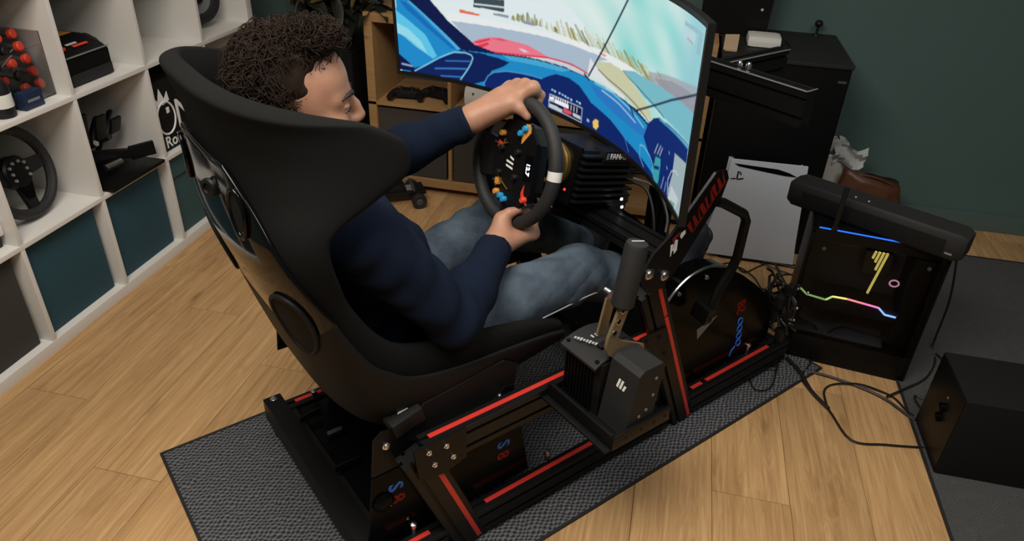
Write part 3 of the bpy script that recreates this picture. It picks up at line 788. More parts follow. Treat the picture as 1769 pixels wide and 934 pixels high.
mb = MB(); mb.beam(q1 + dx * .05 - sy * .0485 + Vector((0, 0, .035)), q2 - dx * .05 - sy * .0485 + Vector((0, 0, .035)), .003, .050); mb.build('front_grille', 'black_matte', t)
for l in (.20, .24):
    MB().cyl(q1 + dx * l - sy * .018 + Vector((0, 0, .0825)), q1 + dx * l - sy * .018 + Vector((0, 0, .0855)), .003, n=10).build('indicator', 'light_grey', t)
MB().beam(q2 - dx * .045 - sy * .0495 + Vector((0, 0, .022)), q2 - dx * .025 - sy * .0495 + Vector((0, 0, .022)), .001, .006).build('badge', 'mid_grey', t)
t = thing('aerial', 'thin black aerial standing at the front edge of the computer tower', 'aerial', P1 + ex * .055 + Vector((0, 0, H_)))
a0 = P1 + ex * .062 + ey * .002 + Vector((0, 0, H_ + .0008))
MB().beam(a0 + Vector((0, 0, .012)), a0 + Vector((.002, 0, .142)), .008, .014, (1, 0, 0), .002).build('rod', 'black_plastic', t)
MB().box(a0 + Vector((0, .004, .008)), (.018, .022, .016), b=.003).build('hinge', 'black_plastic', t)
t = thing('usb_stick', 'black adapter with tiny blue light on the tower beside the leather bag', 'adapter', (2.70, 1.13, H_))
c = P1 + ex * (W_ - .055) + ey * .20 + Vector((0, 0, H_ + .007))
MB().box(c, (.06, .03, .013), Matrix.Rotation(prz + .1, 3, 'Z'), .003).build('body', 'black_plastic', t)
MB().box(c + Vector((.024, -.004, .0065)), (.009, .009, .002)).build('status_light', 'blue_led', t)
MB().tube([c + Vector((.03, 0, 0)), c + Vector((.06, .0, .004)), c + Vector((.075, -.02, -.02)), c + Vector((.08, -.03, -.15)), c + Vector((.078, -.03, -.30))], .003, 6).build('lead', 'cable', t)

# subwoofer
t = thing('subwoofer', 'black box subwoofer with a knob on its side on the floor mat', 'speaker', (2.93, .62, .004))
MB().box((2.945, .617, .135), (.505, .222, .262), b=.004).build('cabinet', 'black_matte', t)
MB().box((2.6915, .617, .135), (.003, .214, .254), b=.001).build('control_panel', 'black_satin', t)
for z_ in (.165, .13):
    k_ = MB().lathe((2.690, .60, z_), (-1, 0, 0), [(.014, 0), (.013, .012), (.009, .014)], 18).build('knob', 'black_gloss', t)
MB().cyl((2.6898, .60, .20), (2.6885, .60, .20), .004, n=10).build('socket', 'gold_metal', t)

# bin and bag behind the cabinet corner
t = thing('paper_bin', 'white bin with crumpled paper between the cabinet and the green wall', 'bin', (2.575, 2.08, 0))
mb = MB(); mb.lathe((2.555, 2.095, 0), (0, 0, 1), [(.055, 0), (.06, .005), (.072, .33), (.068, .335), (.055, .01), (.01, .008)], 24); mb.build('container', 'white_plastic', t)
random.seed(5)
mb = MB(); mb.sphere((2.56, 2.085, .350), .052, 10, 7, (1.1, .9, .9)); mb.v = [(x + random.uniform(-.011, .011), y_ + random.uniform(-.011, .011), z_ + random.uniform(-.008, .008)) for x, y_, z_ in mb.v]
mb.build('crumpled_paper', 'paper', t, angle=10)
mb = MB(); vs = []; n = 7
for i in range(n):
    for j in range(n):
        vs.append((2.545 + i * .022 + random.uniform(-.004, .004), 2.01 + .012 * math.sin(j * 1.3 + i), .30 + j * .014 + .012 * math.sin(i * 1.1)))
mb.add(vs, [(i * n + j, i * n + j + 1, (i + 1) * n + j + 1, (i + 1) * n + j) for i in range(n - 1) for j in range(n - 1)]); mb.build('paper_sheet', 'paper', t, angle=20)
t = thing('leather_bag', 'brown leather bag slumped against the green wall behind the tower', 'bag', (2.70, 1.98, 0))
mb = MB(); nu, nv = 24, 14; vs = []
for j in range(nv + 1):
    v = j / nv
    for i in range(nu):
        a = 2 * math.pi * i / nu
        wx = .150 * (1 - .22 * v ** 2); wy = .085 * (1 - .45 * v)
        ca, sa = math.cos(a), math.sin(a)
        x = math.copysign(abs(ca) ** .6, ca) * wx; y_ = math.copysign(abs(sa) ** .8, sa) * wy
        wob = .010 * math.sin(5 * a + 4 * v) + .007 * math.sin(9 * a - 7 * v)
        vs.append((2.715 + x * (1 + wob * 4), 1.975 + y_ * (1 + wob * 7), .005 + v * .285 + .02 * math.sin(2 * a + 1) * v - .05 * v * max(0, ca)))
mb.add(vs, [(j * nu + i, j * nu + (i + 1) % nu, (j + 1) * nu + (i + 1) % nu, (j + 1) * nu + i) for j in range(nv) for i in range(nu)] + [tuple(range(nu))[::-1], tuple(range(nv * nu, nv * nu + nu))])
o = mb.build('body', 'leather', t, angle=180)
MB().tube([(2.61, 1.96, .275), (2.65, 1.955, .288), (2.72, 1.95, .285), (2.80, 1.955, .26)], .006, 8).build('rolled_top_seam', 'leather', t)
MB().tube([(2.66, 1.915, .22), (2.67, 1.90, .15), (2.69, 1.895, .08)], .006, 8).build('strap', 'leather', t)
t = thing('brush_head', 'small black clip-on holder resting behind the sound bar', 'holder', (2.78, 1.75, 0))
mb = MB(); mb.box((2.80, 1.76, .215), (.09, .05, .028), Matrix.Rotation(.1, 3, 'Y'), b=.006); mb.cyl((2.80, 1.76, 0), (2.80, 1.76, .205), .008, n=12); mb.cyl((2.80, 1.76, 0), (2.80, 1.76, .01), .045, n=18)
mb.build('body', 'black_plastic', t)


# ------------------------------------------------------------------ cables on the floor (each one its own thing)
def cable(label, pts, r=.0035, m='cable'):
    P = [Vector(p) if len(p) == 3 else Vector((p[0], p[1], r + .001)) for p in pts]
    o = MB().tube(P, r, 6, sub=5).build('cable', m); tag(o, label, 'cable', 'cables on the floor'); return o

cable('black cable curving from the rig to the subwoofer across the bare wood', [(2.366, 0.976), (2.409, 0.939), (2.372, 0.851), (2.391, 0.782), (2.437, 0.703), (2.483, 0.582), (2.580, 0.588), (2.688, 0.605)])
cable('long black cable sagging in front of the computer tower', [(2.300, 0.90), (2.40, 0.885), (2.480, 0.868), (2.562, 0.838), (2.621, 0.802), (2.663, 0.753), (2.690, 0.722)], .0045)
cable('thin black cable looped on the wood before the subwoofer', [(2.433, 0.723), (2.435, 0.794), (2.471, 0.838), (2.546, 0.850, .012), (2.616, 0.84), (2.652, 0.815), (2.674, 0.767), (2.692, 0.745)])
cable('black cable running down past the right edge of the computer tower', [(2.80, 1.16, .40), (2.835, 1.15, .2), (2.838, 1.14, .01), (2.827, 1.055, .008), (2.771, 0.946, .008), (2.686, 0.863, .012), (2.623, 0.808, .012)])
cable('short black cable from the mat to the top of the subwoofer', [(2.84, 1.10, .009), (2.86, 1.05, .009), (2.89, .90, .009), (2.92, .76, .03)])
cable('small black cable loop beside the subwoofer back', [(2.738, 0.834, .008), (2.716, 0.842, .008), (2.713, 0.813, .008), (2.724, 0.755, .010)])
cable('thin black cable ring lying on the mat beside the front post', [(2.290, 0.859, .009), (2.234, 0.843, .009), (2.205, 0.790, .009), (2.219, 0.735, .009), (2.265, 0.756, .012), (2.290, 0.849, .016), (2.30, .90, .009)], .0025)
cable('black cable hanging before the console foot', [(2.10, 1.50), (2.169, 1.542), (2.213, 1.480), (2.273, 1.544), (2.33, 1.59), (2.46, 1.60)], .003)
cable('brownish cable knot on the wood before the console', [(2.12, 1.48), (2.181, 1.521), (2.245, 1.444, .012), (2.285, 1.367), (2.351, 1.49), (2.43, 1.53)], .003)
cable('black cable loop before the console near the tower', [(2.45, 1.57), (2.36, 1.575, .012), (2.288, 1.573, .012), (2.33, 1.535, .012), (2.44, 1.50)], .003)
cable('thick black cable bundle across the mat edge', [(2.33, .93, .012), (2.366, 0.860, .014), (2.393, 0.780), (2.436, 0.706)], .006)

# ------------------------------------------------------------------ the racing rig frame
rig = rthing('racing_rig', 'black aluminium sim racing frame with red slot strips on the mat', 'racing rig', (1.0, 0, 0))
Z = Vector((0, 0, 1))


def strip(p, q, nrm, w=.012):
    MB(RIG).beam(Vector(p), Vector(q), w, .003, nrm, .0008).build('red_strip', 'red_strip', rig)


def bolt(c, ax, r=.007, m='steel', par=None):
    MB(RIG).lathe(c, ax, [(r * 1.5, 0), (r * 1.5, .0015), (r, .002), (r * .95, .006), (r * .5, .0065)], 12).build('bolt', m, par or rig)


def pf(name, p, q, w, h, upv=(0, 0, 1), sw=1, sh_=2):
    return MB(RIG).profile(p, q, w, h, upv, sw, sh_).build(name, 'black_alu', rig, angle=30)


rs0, rs1 = Vector((.5665, 0, 0)), Vector((.4195, 0, .380)); rd = (rs1 - rs0).normalized(); rn = Vector((rd.z, 0, -rd.x)); rp0, rp1 = rs0 + rn * .02, rs1 + rn * .02
fs0, fs1 = Vector((1.3250, 0, 0)), Vector((1.0825, 0, .560)); fd = (fs1 - fs0).normalized(); fn = Vector((fd.z, 0, -fd.x)); fp0, fp1 = fs0 + fn * .02, fs1 + fn * .02
for s in (1, -1):
    B = Vector((0, .3 * s, 0))
    for a0, a1 in ((.285, .470), (.545, 1.225), (1.305, 1.79)):
        pf('base_rail', (a0, .3 * s, .06), (a1, .3 * s, .06), .04, .08)
    pf('rear_post', B + rp0 + rd * .014 - rn * .04, B + rp1 - rn * .04, .04, .08, rn)
    pf('front_post', B + fp0 + fd * .014 - fn * .04, B + fp1 - fn * .04, .04, .08, fn)
    pf('upper_rail', (.415, .3 * s, .36), (1.125, .3 * s, .36), .04, .08)
    for a0, a1 in ((.35, .43), (.587, 1.07), (1.333, 1.378), (1.398, 1.70)):
        strip((a0, .3 * s, .1005), (a1, .3 * s, .1005), (0, 0, 1))
    strip((.435, .3 * s, .4005), (1.10, .3 * s, .4005), (0, 0, 1))
    O_ = Vector((0, .3200 * s, 0)); nb = (0, s, 0)
    strip(O_ + rs0 + rd * .022, O_ + rs0 + rd * .338, nb)
    strip(O_ + fs0 + fd * .02, O_ + fs0 + fd * .488, nb); strip(O_ + fs0 + fd * .495, O_ + fs0 + fd * .610, nb)
    for a in (.30, .62, 1.2, 1.75):
        MB(RIG).lathe((a, .3 * s, .0055), (0, 0, 1), [(.02, 0), (.02, .008), (.008, .009), (.008, .0146)], 16).build('levelling_foot', 'black_rubber', rig)
    for a in (.40, 1.62):
        MB(RIG).lathe((a, .278 * s, .1), (0, 0, 1), [(.006, 0), (.006, .02), (.009, .021), (.009, .03), (.004, .033)], 12).build('foot_screw', 'steel', rig)
    MB(RIG).lathe((.80, .276 * s, .1), (0, 0, 1), [(.006, 0), (.006, .018), (.009, .019), (.009, .028), (.004, .03)], 12).build('foot_screw', 'steel', rig)
    # corner plate with four bolts
    bo = .3205 * s
    mb = MB(RIG); mb.prism([(.385, .405), (.515, .405), (.515, .318), (.46, .30), (.395, .318)], (0, bo, 0), (1, 0, 0), (0, 0, 1), (0, .006 * s, 0)); cp = mb.build('corner_plate', 'black_satin', rig)
    for a, z_ in ((.42, .384), (.463, .38), (.48, .339), (.433, .342)): bolt((a, bo + .006 * s, z_), (0, s, 0), .0042, 'steel', cp)
    # front post gussets
    mb = MB(RIG); mb.prism([(1.08, .30), (1.186, .30), (1.134, .42), (1.04, .42)], (0, bo, 0), (1, 0, 0), (0, 0, 1), (0, .005 * s, 0)); cp = mb.build('gusset_plate', 'black_satin', rig)
    for a, z_ in ((1.068, .40), (1.112, .395), (1.098, .335), (1.145, .33)): bolt((a, bo + .005 * s, z_), (0, s, 0), .004, 'black_alu', cp)
    # leaning upright plate with printed words
    ud = Vector((.634, 0, .773)).normalized(); un_ = Vector((-ud.z, 0, ud.x)); o = Vector((1.05, .3255 * s, .60))
    mb = MB(RIG); mb.prism([(-.035, .03), (-.02, .055), (.045, .062), (.10, .045), (.285, .030), (.305, .0), (.295, -.025), (.25, -.045), (.05, -.055), (-.01, -.045), (-.04, -.01)], o, ud, un_, (0, .007 * s, 0)); pl_ = mb.build('upright_plate', 'black_satin', rig)
    tb = o + Vector((0, .0075 * s, 0))
    if s > 0:
        mb = MB(RIG)
        for k in range(9):
            x0 = .138 + k * .0172; w_ = .0135
            mb.prism([(x0, -.018), (x0 + w_ * (.5 + .5 * (k % 2)), -.018), (x0 + w_ + .006, .014), (x0 + w_ * .4 + .006 * (k % 3), .014)], tb, ud, un_, (0, .0006, 0))
        mb.prism([(.140, -.022), (.285, -.022), (.286, -.0195), (.141, -.0195)], tb, ud, un_, (0, .0006, 0))
        tag(mb.build('red_print', 'red_print', pl_), kind='stuff')
        mb = MB(RIG)
        for pg in ([(.062, .002), (.066, .002), (.090, .020), (.084, .026)], [(.072, -.004), (.084, -.006), (.105, .014), (.092, .017)], [(.078, .004), (.104, .018), (.1, .022), (.076, .008)], [(.112, .004), (.128, .002), (.134, .010), (.122, .018), (.114, .014)]):
            mb.prism(pg, tb, ud, un_, (0, .0006, 0))
        mb.build('white_logo', 'white_print', pl_)
        mb = MB(RIG); mb.prism([(.092, .026), (.118, .020), (.122, .026), (.098, .034)], tb, ud, un_, (0, .0006, 0)); mb.build('red_logo', 'red_print', pl_)
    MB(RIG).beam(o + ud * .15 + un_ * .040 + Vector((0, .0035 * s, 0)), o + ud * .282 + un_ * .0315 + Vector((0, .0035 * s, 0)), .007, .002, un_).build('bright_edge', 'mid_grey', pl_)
    for a, z_ in ((1.024, .622), (1.080, .600)): bolt((a, .3325 * s, z_), (0, s, 0), .010, 'steel', pl_)
    # glossy side panels with numerals
    if s > 0:
        mb = MB(RIG); mb.prism([(.545, .10), (.74, .10), (.70, .315), (.47, .315)], (0, .268, 0), (1, 0, 0), (0, 0, 1), (0, .006, 0)); pn = mb.build('side_panel', 'black_gloss', rig)
        text('lettering', 'S', .05, (.655, .2745, .233), (0, 0, -1), (1, 0, 0), 'blue_print', pn, RIG, bold=.001); text('lettering', '8', .05, (.655, .2745, .196), (0, 0, -1), (1, 0, 0), 'red_print', pn, RIG, bold=.001)
        mb = MB(RIG); mb.prism([(.29, .10), (.46, .10), (.44, .20), (.40, .315), (.315, .315)], (0, .262, 0), (1, 0, 0), (0, 0, 1), (0, .006, 0)); pn = mb.build('side_panel', 'black_gloss', rig)
        text('lettering', 'S', .05, (.366, .2685, .262), (0, 0, -1), (1, 0, 0), 'blue_print', pn, RIG, bold=.001); text('lettering', '8', .05, (.369, .2685, .223), (0, 0, -1), (1, 0, 0), 'red_print', pn, RIG, bold=.001)
        MB(RIG).lathe((.335, .268, .235), (0, 1, 0), [(.022, 0), (.026, .004), (.02, .01), (.012, .012)], 22).build('round_cap', 'black_gloss', pn)
# pedal-tray side plates
for s in (1, -1):
    arc = [(1.18, .44), (1.21, .472), (1.25, .496), (1.30, .506), (1.35, .503), (1.42, .478), (1.50, .428), (1.57, .375), (1.65, .31), (1.70, .25), (1.72, .16), (1.72, .105), (1.30, .105), (1.25, .25)]
    mb = MB(RIG); mb.prism(arc, (0, .216 * s, 0), (1, 0, 0), (0, 0, 1), (0, .060 * s, 0)); pn = mb.build('pedal_side_plate', 'black_gloss', rig)
    mb = MB(RIG); mb.tube([(x, .272 * s, z_ + .002) for x, z_ in arc[:6]], .0045, 8); mb.build('rim_highlight', 'steel', pn)  # bright tube stands in for the highlight along the curved glossy edge
    for a, z_ in ((1.225, .462), (1.33, .480)): bolt((a, .276 * s, z_), (0, s, 0), .005, 'steel', pn)
    if s > 0:
        mb = MB(RIG); mb.prism([(1.335, .300), (1.42, .318), (1.345, .262)], (0, .2765, 0), (1, 0, 0), (0, 0, 1), (0, .0005, 0)); mb.build('white_logo', 'mid_grey', pn)
        mb = MB(RIG)
        for k in range(4):
            c_ = Vector((1.560 - .0052 * k, .2768, .160 + .029 * k)); mb.tube([c_ + Vector((.011 * math.cos(a) - .002 * math.sin(a), 0, .0125 * math.sin(a))) for a in [2 * math.pi * q_ / 14 for q_ in range(14)]], .0024, 6, True, False)
        mb.tube([(1.548, .2768, .150), (1.535, .2768, .140), (1.530, .2768, .120)], .0022, 6); tag(mb.build('blue_print', 'blue_print', pn), kind='stuff')
        text('lettering', 'S8', .052, (1.528, .2768, .305), (-.18, 0, 1), (1, 0, .18), 'red_print', pn, RIG, bold=.001)
        mb = MB(RIG); mb.tube([(1.205, .279, .29), (1.235, .279, .28), (1.245, .279, .25), (1.225, .279, .225)], .003, 6); mb.build('cable_hook', 'steel', pn)
# cross members
for a, z_, w_ in ((.315, .065, .06), (1.74, .06, .08)):
    pf('cross_beam', (a, -.279, z_), (a, .279, z_), w_, .06, (0, 0, 1), 1, 1)
MB(RIG).box((.475, 0, .097), (.26, .53, .006), b=.001).build('base_tray', 'black_gloss', rig)
mb = MB(RIG); mb.beam((.30, -.345, .075), (.30, .30, .075), .05, .07); mb.build('rear_bar', 'black_satin', rig)
for b_ in (-.33, ): bolt((.30, b_, .11), (0, 0, 1), .006)
MB(RIG).beam((.325, -.20, .118), (.385, -.20, .125), .006, .02).build('link_rod', 'black_satin', rig); MB(RIG).cyl((.36, -.10, .125), (.40, -.10, .125), .008, n=12).build('hex_nut', 'steel', rig)
MB(RIG).beam((.325, .02, .122), (.40, .02, .122), .006, .02).build('link_rod', 'black_satin', rig)
pf('deck_beam', (1.09, -.315, .645), (1.09, .315, .645), .08, .04, (0, 0, 1), 2, 1)
for s in (-1, 1):
    MB(RIG).beam((1.10, .06 * s, .6655), (1.10, .06 * s, .705), .012, .09, (1, 0, 0)).build('motor_bracket', 'black_satin', rig)
    pf('seat_beam', (.45 if s < 0 else .66, -.279, .345), (.45 if s < 0 else .66, .279, .345), .04, .04, (0, 0, 1), 1, 1)
    mb = MB(RIG); mb.prism([(.315, .320), (.325, .42), (.345, .435), (.37, .43), (.41, .375), (.62, .372), (.66, .405), (.685, .40), (.685, .372), (.69, .32)], (0, .262 * s, 0), (1, 0, 0), (0, 0, 1), (0, .005 * s, 0)); sb = mb.build('seat_bracket', 'black_satin', rig)
    mb = MB(RIG); mb.prism([(.43, .32), (.385, .40), (.45, .455), (.66, .478), (.70, .45), (.688, .36), (.66, .32)], (0, .2555 * s, 0), (1, 0, 0), (0, 0, 1), (0, .005 * s, 0)); mb.build('seat_side_plate', 'seat_side', rig)
    for a, z_ in ((.352, .393), (.645, .386)): bolt((a, .267 * s, z_), (0, s, 0), .006, 'steel', sb)
mb = MB(RIG); mb.tube([(1.215, .342, .765), (1.24, .342, .755), (1.335, .342, .700), (1.352, .342, .675), (1.350, .342, .57), (1.335, .342, .53), (1.30, .342, .485), (1.275, .342, .40)], .0125, 8, smooth=False); mb.beam((1.275, .30, .42), (1.275, .352, .41), .03, .05)
mb.build('side_handle', 'black_satin', rig)
MB(RIG).box((.405, .245, .435), (.075, .062, .038), Matrix.Rotation(-.25, 3, 'Y'), .004).build('control_box', 'black_plastic', rig)
mb = MB(RIG); mb.prism([(-.022, -.012), (.002, -.014), (.024, .004), (.012, .016), (-.004, .006)], (.41, .243, .4580), (.97, 0, .25), (0, -1, 0), (-.0002, 0, .0008)); mb.build('silver_emblem', 'light_grey', rig)
mb = MB(RIG); mb.prism([(-.026, 0), (-.014, 0), (-.008, .014), (-.02, .016)], (.41, .243, .4580), (.97, 0, .25), (0, -1, 0), (-.0002, 0, .0008)); mb.build('red_emblem', 'red_print', rig)

# ------------------------------------------------------------------ monitor stand behind the screen
ms = rthing('monitor_stand', 'black slotted beam stand carrying the curved monitor', 'stand', (1.42, 0, .1))
MS = lambda *a, **k: None
def sp_(name, p, q, w, h, upv=(0, 0, 1), sw=1, sh_=2): MB(RIG).profile(p, q, w, h, upv, sw, sh_).build(name, 'black_alu', ms, angle=30)
sp_('cross_beam', (1.42, -.40, .971), (1.42, .392, .971), .04, .09)
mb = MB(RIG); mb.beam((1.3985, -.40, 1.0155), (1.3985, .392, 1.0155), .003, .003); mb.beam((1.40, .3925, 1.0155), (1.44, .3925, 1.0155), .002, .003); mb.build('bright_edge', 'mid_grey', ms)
sp_('side_beam', (1.442, .10, .972), (1.72, .10, .972), .04, .07)
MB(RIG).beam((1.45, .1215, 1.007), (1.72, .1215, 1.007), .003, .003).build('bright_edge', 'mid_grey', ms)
for c in ((1.43, .175, 1.016), (1.44, .195, 1.016)): MB(RIG).lathe(c, (0, 0, 1), [(.008, 0), (.008, .006), (.005, .012)], 10).build('bolt', 'steel', ms)
for s in (-1, 1):
    sp_('upright', (1.47, -.16 + .12 * s, .104), (1.47, -.16 + .12 * s, .925), .04, .08, (1, 0, 0))
    MB(RIG).beam((1.30, -.16 + .12 * s, .96), (1.40, -.16 + .12 * s, .96), .04, .05).build('mount_arm', 'black_satin', ms)
sp_('base_beam', (1.47, -.275, .082), (1.47, .275, .082), .08, .04, (0, 0, 1), 2, 1)
MB(RIG).box((1.245, -.177, 1.02), (.02, .12, .12), b=.004).build('mount_plate', 'black_satin', ms)
MB(RIG).beam((1.25, -.177, 1.015), (1.41, -.177, .98), .05, .05).build('mount_neck', 'black_satin', ms)

# ------------------------------------------------------------------ wheel drive motor
TL = .233
wc = Vector((.868, 0, .819)); e = Vector((math.cos(TL), 0, -math.sin(TL))); wu = Vector((math.sin(TL), 0, math.cos(TL))); wr = Vector((0, 1, 0))
mat('motor_black', (.009, .009, .0095), .35, spec=.6)
wb = rthing('drive_motor', 'black finned direct drive motor behind the steering wheel', 'motor', (1.06, 0, .67))
mt = Matrix((e, wr, wu)).transposed()
q = wc + e * .236 - wu * .010
MB(RIG).box(q, (.19, .145, .135), mt, .008).build('body', 'black_plastic', wb)
for i in range(8):
    MB(RIG).box(q + wu * (-.062 + i * .0168) + e * .004, (.20, .182, .0062), mt, .002).build('fin', 'motor_black', wb)
MB(RIG).box(q + wu * .058 + e * .02 + wr * .072, (.11, .044, .030), mt, .004).build('name_block', 'black_plastic', wb)
text('lettering', 'FANATEC', .019, q + wu * .060 + e * .026 + wr * .0945, e, wu, 'white_print', wb, RIG, bold=.0006)
MB(RIG).box(q + wu * .060 - e * .024 + wr * .0942, (.008, .001, .016), mt).build('badge', 'mid_grey', wb)
MB(RIG).box(q - e * .097, (.012, .15, .15), mt, .006).build('front_plate', 'black_satin', wb)
MB(RIG).sphere(q - e * .104 + wr * .055 - wu * .04, .0035, 8, 6).build('power_light', 'red_led', wb)
MB(RIG).lathe(wc + e * .035, e, [(.022, 0), (.03, .006), (.03, .02), (.024, .024), (.024, .035), (.036, .040), (.036, .064), (.024, .070), (.024, .083)], 26).build('quick_release', 'black_satin', wb)
MB(RIG).lathe(wc + e * .118, e, [(.050, 0), (.056, .004), (.056, .016), (.050, .019)], 32).build('gold_ring', 'gold_metal', wb)
mb = MB(RIG); mb.tube([(1.19, .06, .72), (1.22, .12, .70), (1.20, .18, .60), (1.19, .17, .45), (1.22, .12, .35)], .004, 6); mb.tube([(1.20, .03, .72), (1.24, .10, .73), (1.26, .17, .62), (1.22, .2, .50), (1.20, .2, .35)], .004, 6); mb.build('leads', 'cable', wb)
mb = MB(RIG); mb.tube([(1.19, .085, .735), (1.205, .16, .73), (1.215, .20, .67), (1.215, .205, .62)], .003, 6); mb.build('grey_lead', 'mid_grey', wb)
for c in ((1.13, .115, .70), (1.135, .115, .676)): MB(RIG).box(c, (.006, .004, .006)).build('status_light', 'white_led', wb)

# ------------------------------------------------------------------ steering wheel (turned so that its twelve o'clock mark points right)
sw = rthing('steering_wheel', 'round black steering wheel with white mark held by the driver', 'steering wheel', wc)
th0 = R(83)
Wy = wu * math.cos(th0) + wr * math.sin(th0); Wx = wu * math.cos(th0 + math.pi / 2) + wr * math.sin(th0 + math.pi / 2); Wn = -e
W = lambda x, y, n=0.0: wc + Wx * x + Wy * y + Wn * n
rmo = MB(RIG).tube([W(.145 * math.sin(2 * math.pi * i / 72), .145 * math.cos(2 * math.pi * i / 72)) for i in range(72)], .0165, 14, True, False).build('rim', 'black_rubber', sw)
mb = MB(RIG)
mb.tube([W(.145 * math.sin(a), .145 * math.cos(a)) for a in [R(x) for x in (-4.2, -2, 0, 2, 4.2)]], .0170, 14, False, False); mb.build('centre_mark', 'white_plastic', rmo)
mb = MB(RIG)
for i in range(90):
    a = R(150 + i * .67)
    mb.beam(W(.130 * math.sin(a), .130 * math.cos(a), .0035), W(.1295 * math.sin(a + .006), .1295 * math.cos(a + .006), -.0035), .0012, .0012, Wn, 0)
mb.build('stitching', 'mid_grey', rmo)
pl2 = [(-.105, .012), (-.098, .055), (-.06, .088), (.06, .088), (.098, .055), (.105, .012), (.098, -.028), (.06, -.055), (.03, -.064), (-.03, -.064), (-.06, -.055), (-.098, -.028)]
MB(RIG).prism(pl2, W(0, 0, .006), Wx, Wy, Wn * .010).build('button_plate', 'black_satin', sw)
MB(RIG).prism([(x * .92, y * .92) for x, y in pl2], W(0, 0, -.028), Wx, Wy, Wn * .034).build('housing', 'black_plastic', sw)
mb = MB(RIG)
for s in (-1, 1): mb.prism([(s * .09, .03), (s * .138, .045), (s * .142, -.02), (s * .09, -.022)], W(0, 0, -.004), Wx, Wy, Wn * .012)
mb.prism([(-.045, -.05), (.045, -.05), (.055, -.137), (-.055, -.137)], W(0, 0, -.006), Wx, Wy, Wn * .014)
mb.build('spokes', 'black_plastic', sw)
MB(RIG).box(W(0, .070, .0165), (.060, .026, .002), Matrix((Wx, Wy, Wn)).transposed()).build('display', 'black_gloss', sw)
text('lettering', '12.7', .017, W(.002, .070, .0178), Wx, Wy, 'white_led', sw, RIG, bold=.0005)
mb = MB(RIG)
for i, x in enumerate((-.012, -.001, .010)):
    mb.prism([(x - .004, -.012 + (i == 0) * .012), (x + .001, -.012 + (i == 0) * .012), (x + .006, .014), (x + .001, .014)], W(0, .0, .0162), Wx, Wy, Wn * .0006)
mb.build('logo', 'white_print', sw)


def knob(x, y, m, r=.0075, h=.012):
    MB(RIG).lathe(W(x, y, .016), Wn, [(r, 0), (r, h * .8), (r * .8, h)], 14).build('knob', m, sw)


for x, y, m in ((-.088, .046, 'blue_plastic'), (-.075, .032, 'blue_plastic'), (.074, .074, 'red_plastic'), (.090, .002, 'blue_plastic'), (.084, -.012, 'blue_plastic'), (-.064, -.035, 'orange_plastic'), (.078, -.030, 'orange_plastic'), (-.03, .03, 'black_plastic'), (.03, .03, 'black_plastic'), (-.03, -.03, 'black_plastic'), (.03, -.03, 'black_plastic')):
    knob(x, y, m)
for pts in ([(-.095, .060), (-.08, .062), (-.055, .04), (-.05, .034), (-.06, .034), (-.088, .030)], [(-.098, .040), (-.088, .060), (-.1, .056)]):
    MB(RIG).prism(pts, W(0, 0, .0162), Wx, Wy, Wn * .002).build('gold_trim', 'orange_plastic', sw)
for pts in ([(.040, .066), (.062, .066), (.085, .084), (.08, .062), (.060, .058)], [(-.045, -.050), (-.028, -.052), (-.024, -.034), (-.04, -.034)]):
    MB(RIG).prism(pts, W(0, 0, .0162), Wx, Wy, Wn * .002).build('red_trim', 'red_plastic', sw)
for p_, q_ in (((-.030, -.046), (-.045, -.012)), ((-.052, -.020), (-.036, -.026)), ((.040, -.030), (.064, .012)), ((.050, -.026), (.064, -.034))):
    MB(RIG).beam(W(*p_, .022), W(*q_, .022), .003, .004, Wn).build('toggle_bar', 'gold_metal', sw)
MB(RIG).box(W(.052, -.03, .02), (.016, .014, .010), Matrix((Wx, Wy, Wn)).transposed(), .002).build('toggle_block', 'orange_plastic', sw)
for p_, q_ in (((-.04, -.06), (-.038, -.045)), ((.052, -.05), (.05, -.038))): MB(RIG).cyl(W(*p_, .02), W(*q_, .022), .002, n=8).build('toggle_pin', 'steel', sw)
for s in (-1, 1):
    MB(RIG).prism([(s * .03, .02), (s * .09, .05), (s * .09, -.01), (s * .03, -.02)], W(0, 0, -.05), Wx, Wy, Wn * .004).build('shift_paddle', 'black_satin', sw)
    MB(RIG).beam(W(s * .045, .012, -.05), W(s * .045, .012, -.027), .012, .012).build('paddle_arm', 'black_satin', sw)

# ------------------------------------------------------------------ handbrake on its side plate
hb = rthing('handbrake', 'black handbrake unit with bronze lever on the right of the rig', 'handbrake', (.84, .43, .4))
mb = MB(RIG); mb.beam((.748, .3205, .398), (.748, .535, .398), .010, .042); mb.beam((.752, .3205, .380), (.752, .535, .380), .05, .006)
mb.box((.84, .43, .380), (.17, .215, .008), b=.001); mb.beam((.745, .535, .397), (.92, .535, .397), .008, .036); mb.build('mount_plate', 'black_satin', hb)
mb = MB(RIG); [mb.cyl((a, .5385, .397), (a, .5396, .397), .004, n=8) for a in (.785, .83, .87, .905)]; mb.build('screw_holes', 'black_matte', hb)
MB(RIG).box((.850, .385, .455), (.125, .115, .142), b=.003).build('body', 'black_plastic', hb)
for i in range(9):
    MB(RIG).box((.7845, .334 + i * .0105, .452), (.010, .004, .132)).build('cooling_fin', 'black_satin', hb)
mb = MB(RIG)
n = 10; arc = [(.768 + (i / n) * .168, .524 + .028 * math.sin(math.pi * (i / n)) ** .8 - .02 * (i / n)) for i in range(n + 1)]
mb.prism(arc + [(x, z_ - .006) for x, z_ in arc[::-1]], (0, .325, 0), (1, 0, 0), (0, 0, 1), (0, .115, 0)); tp = mb.build('top_cover', 'charcoal', hb)
MB(RIG).box((.845, .405, .5475), (.075, .016, .003), b=.001).build('slot', 'black_matte', tp)
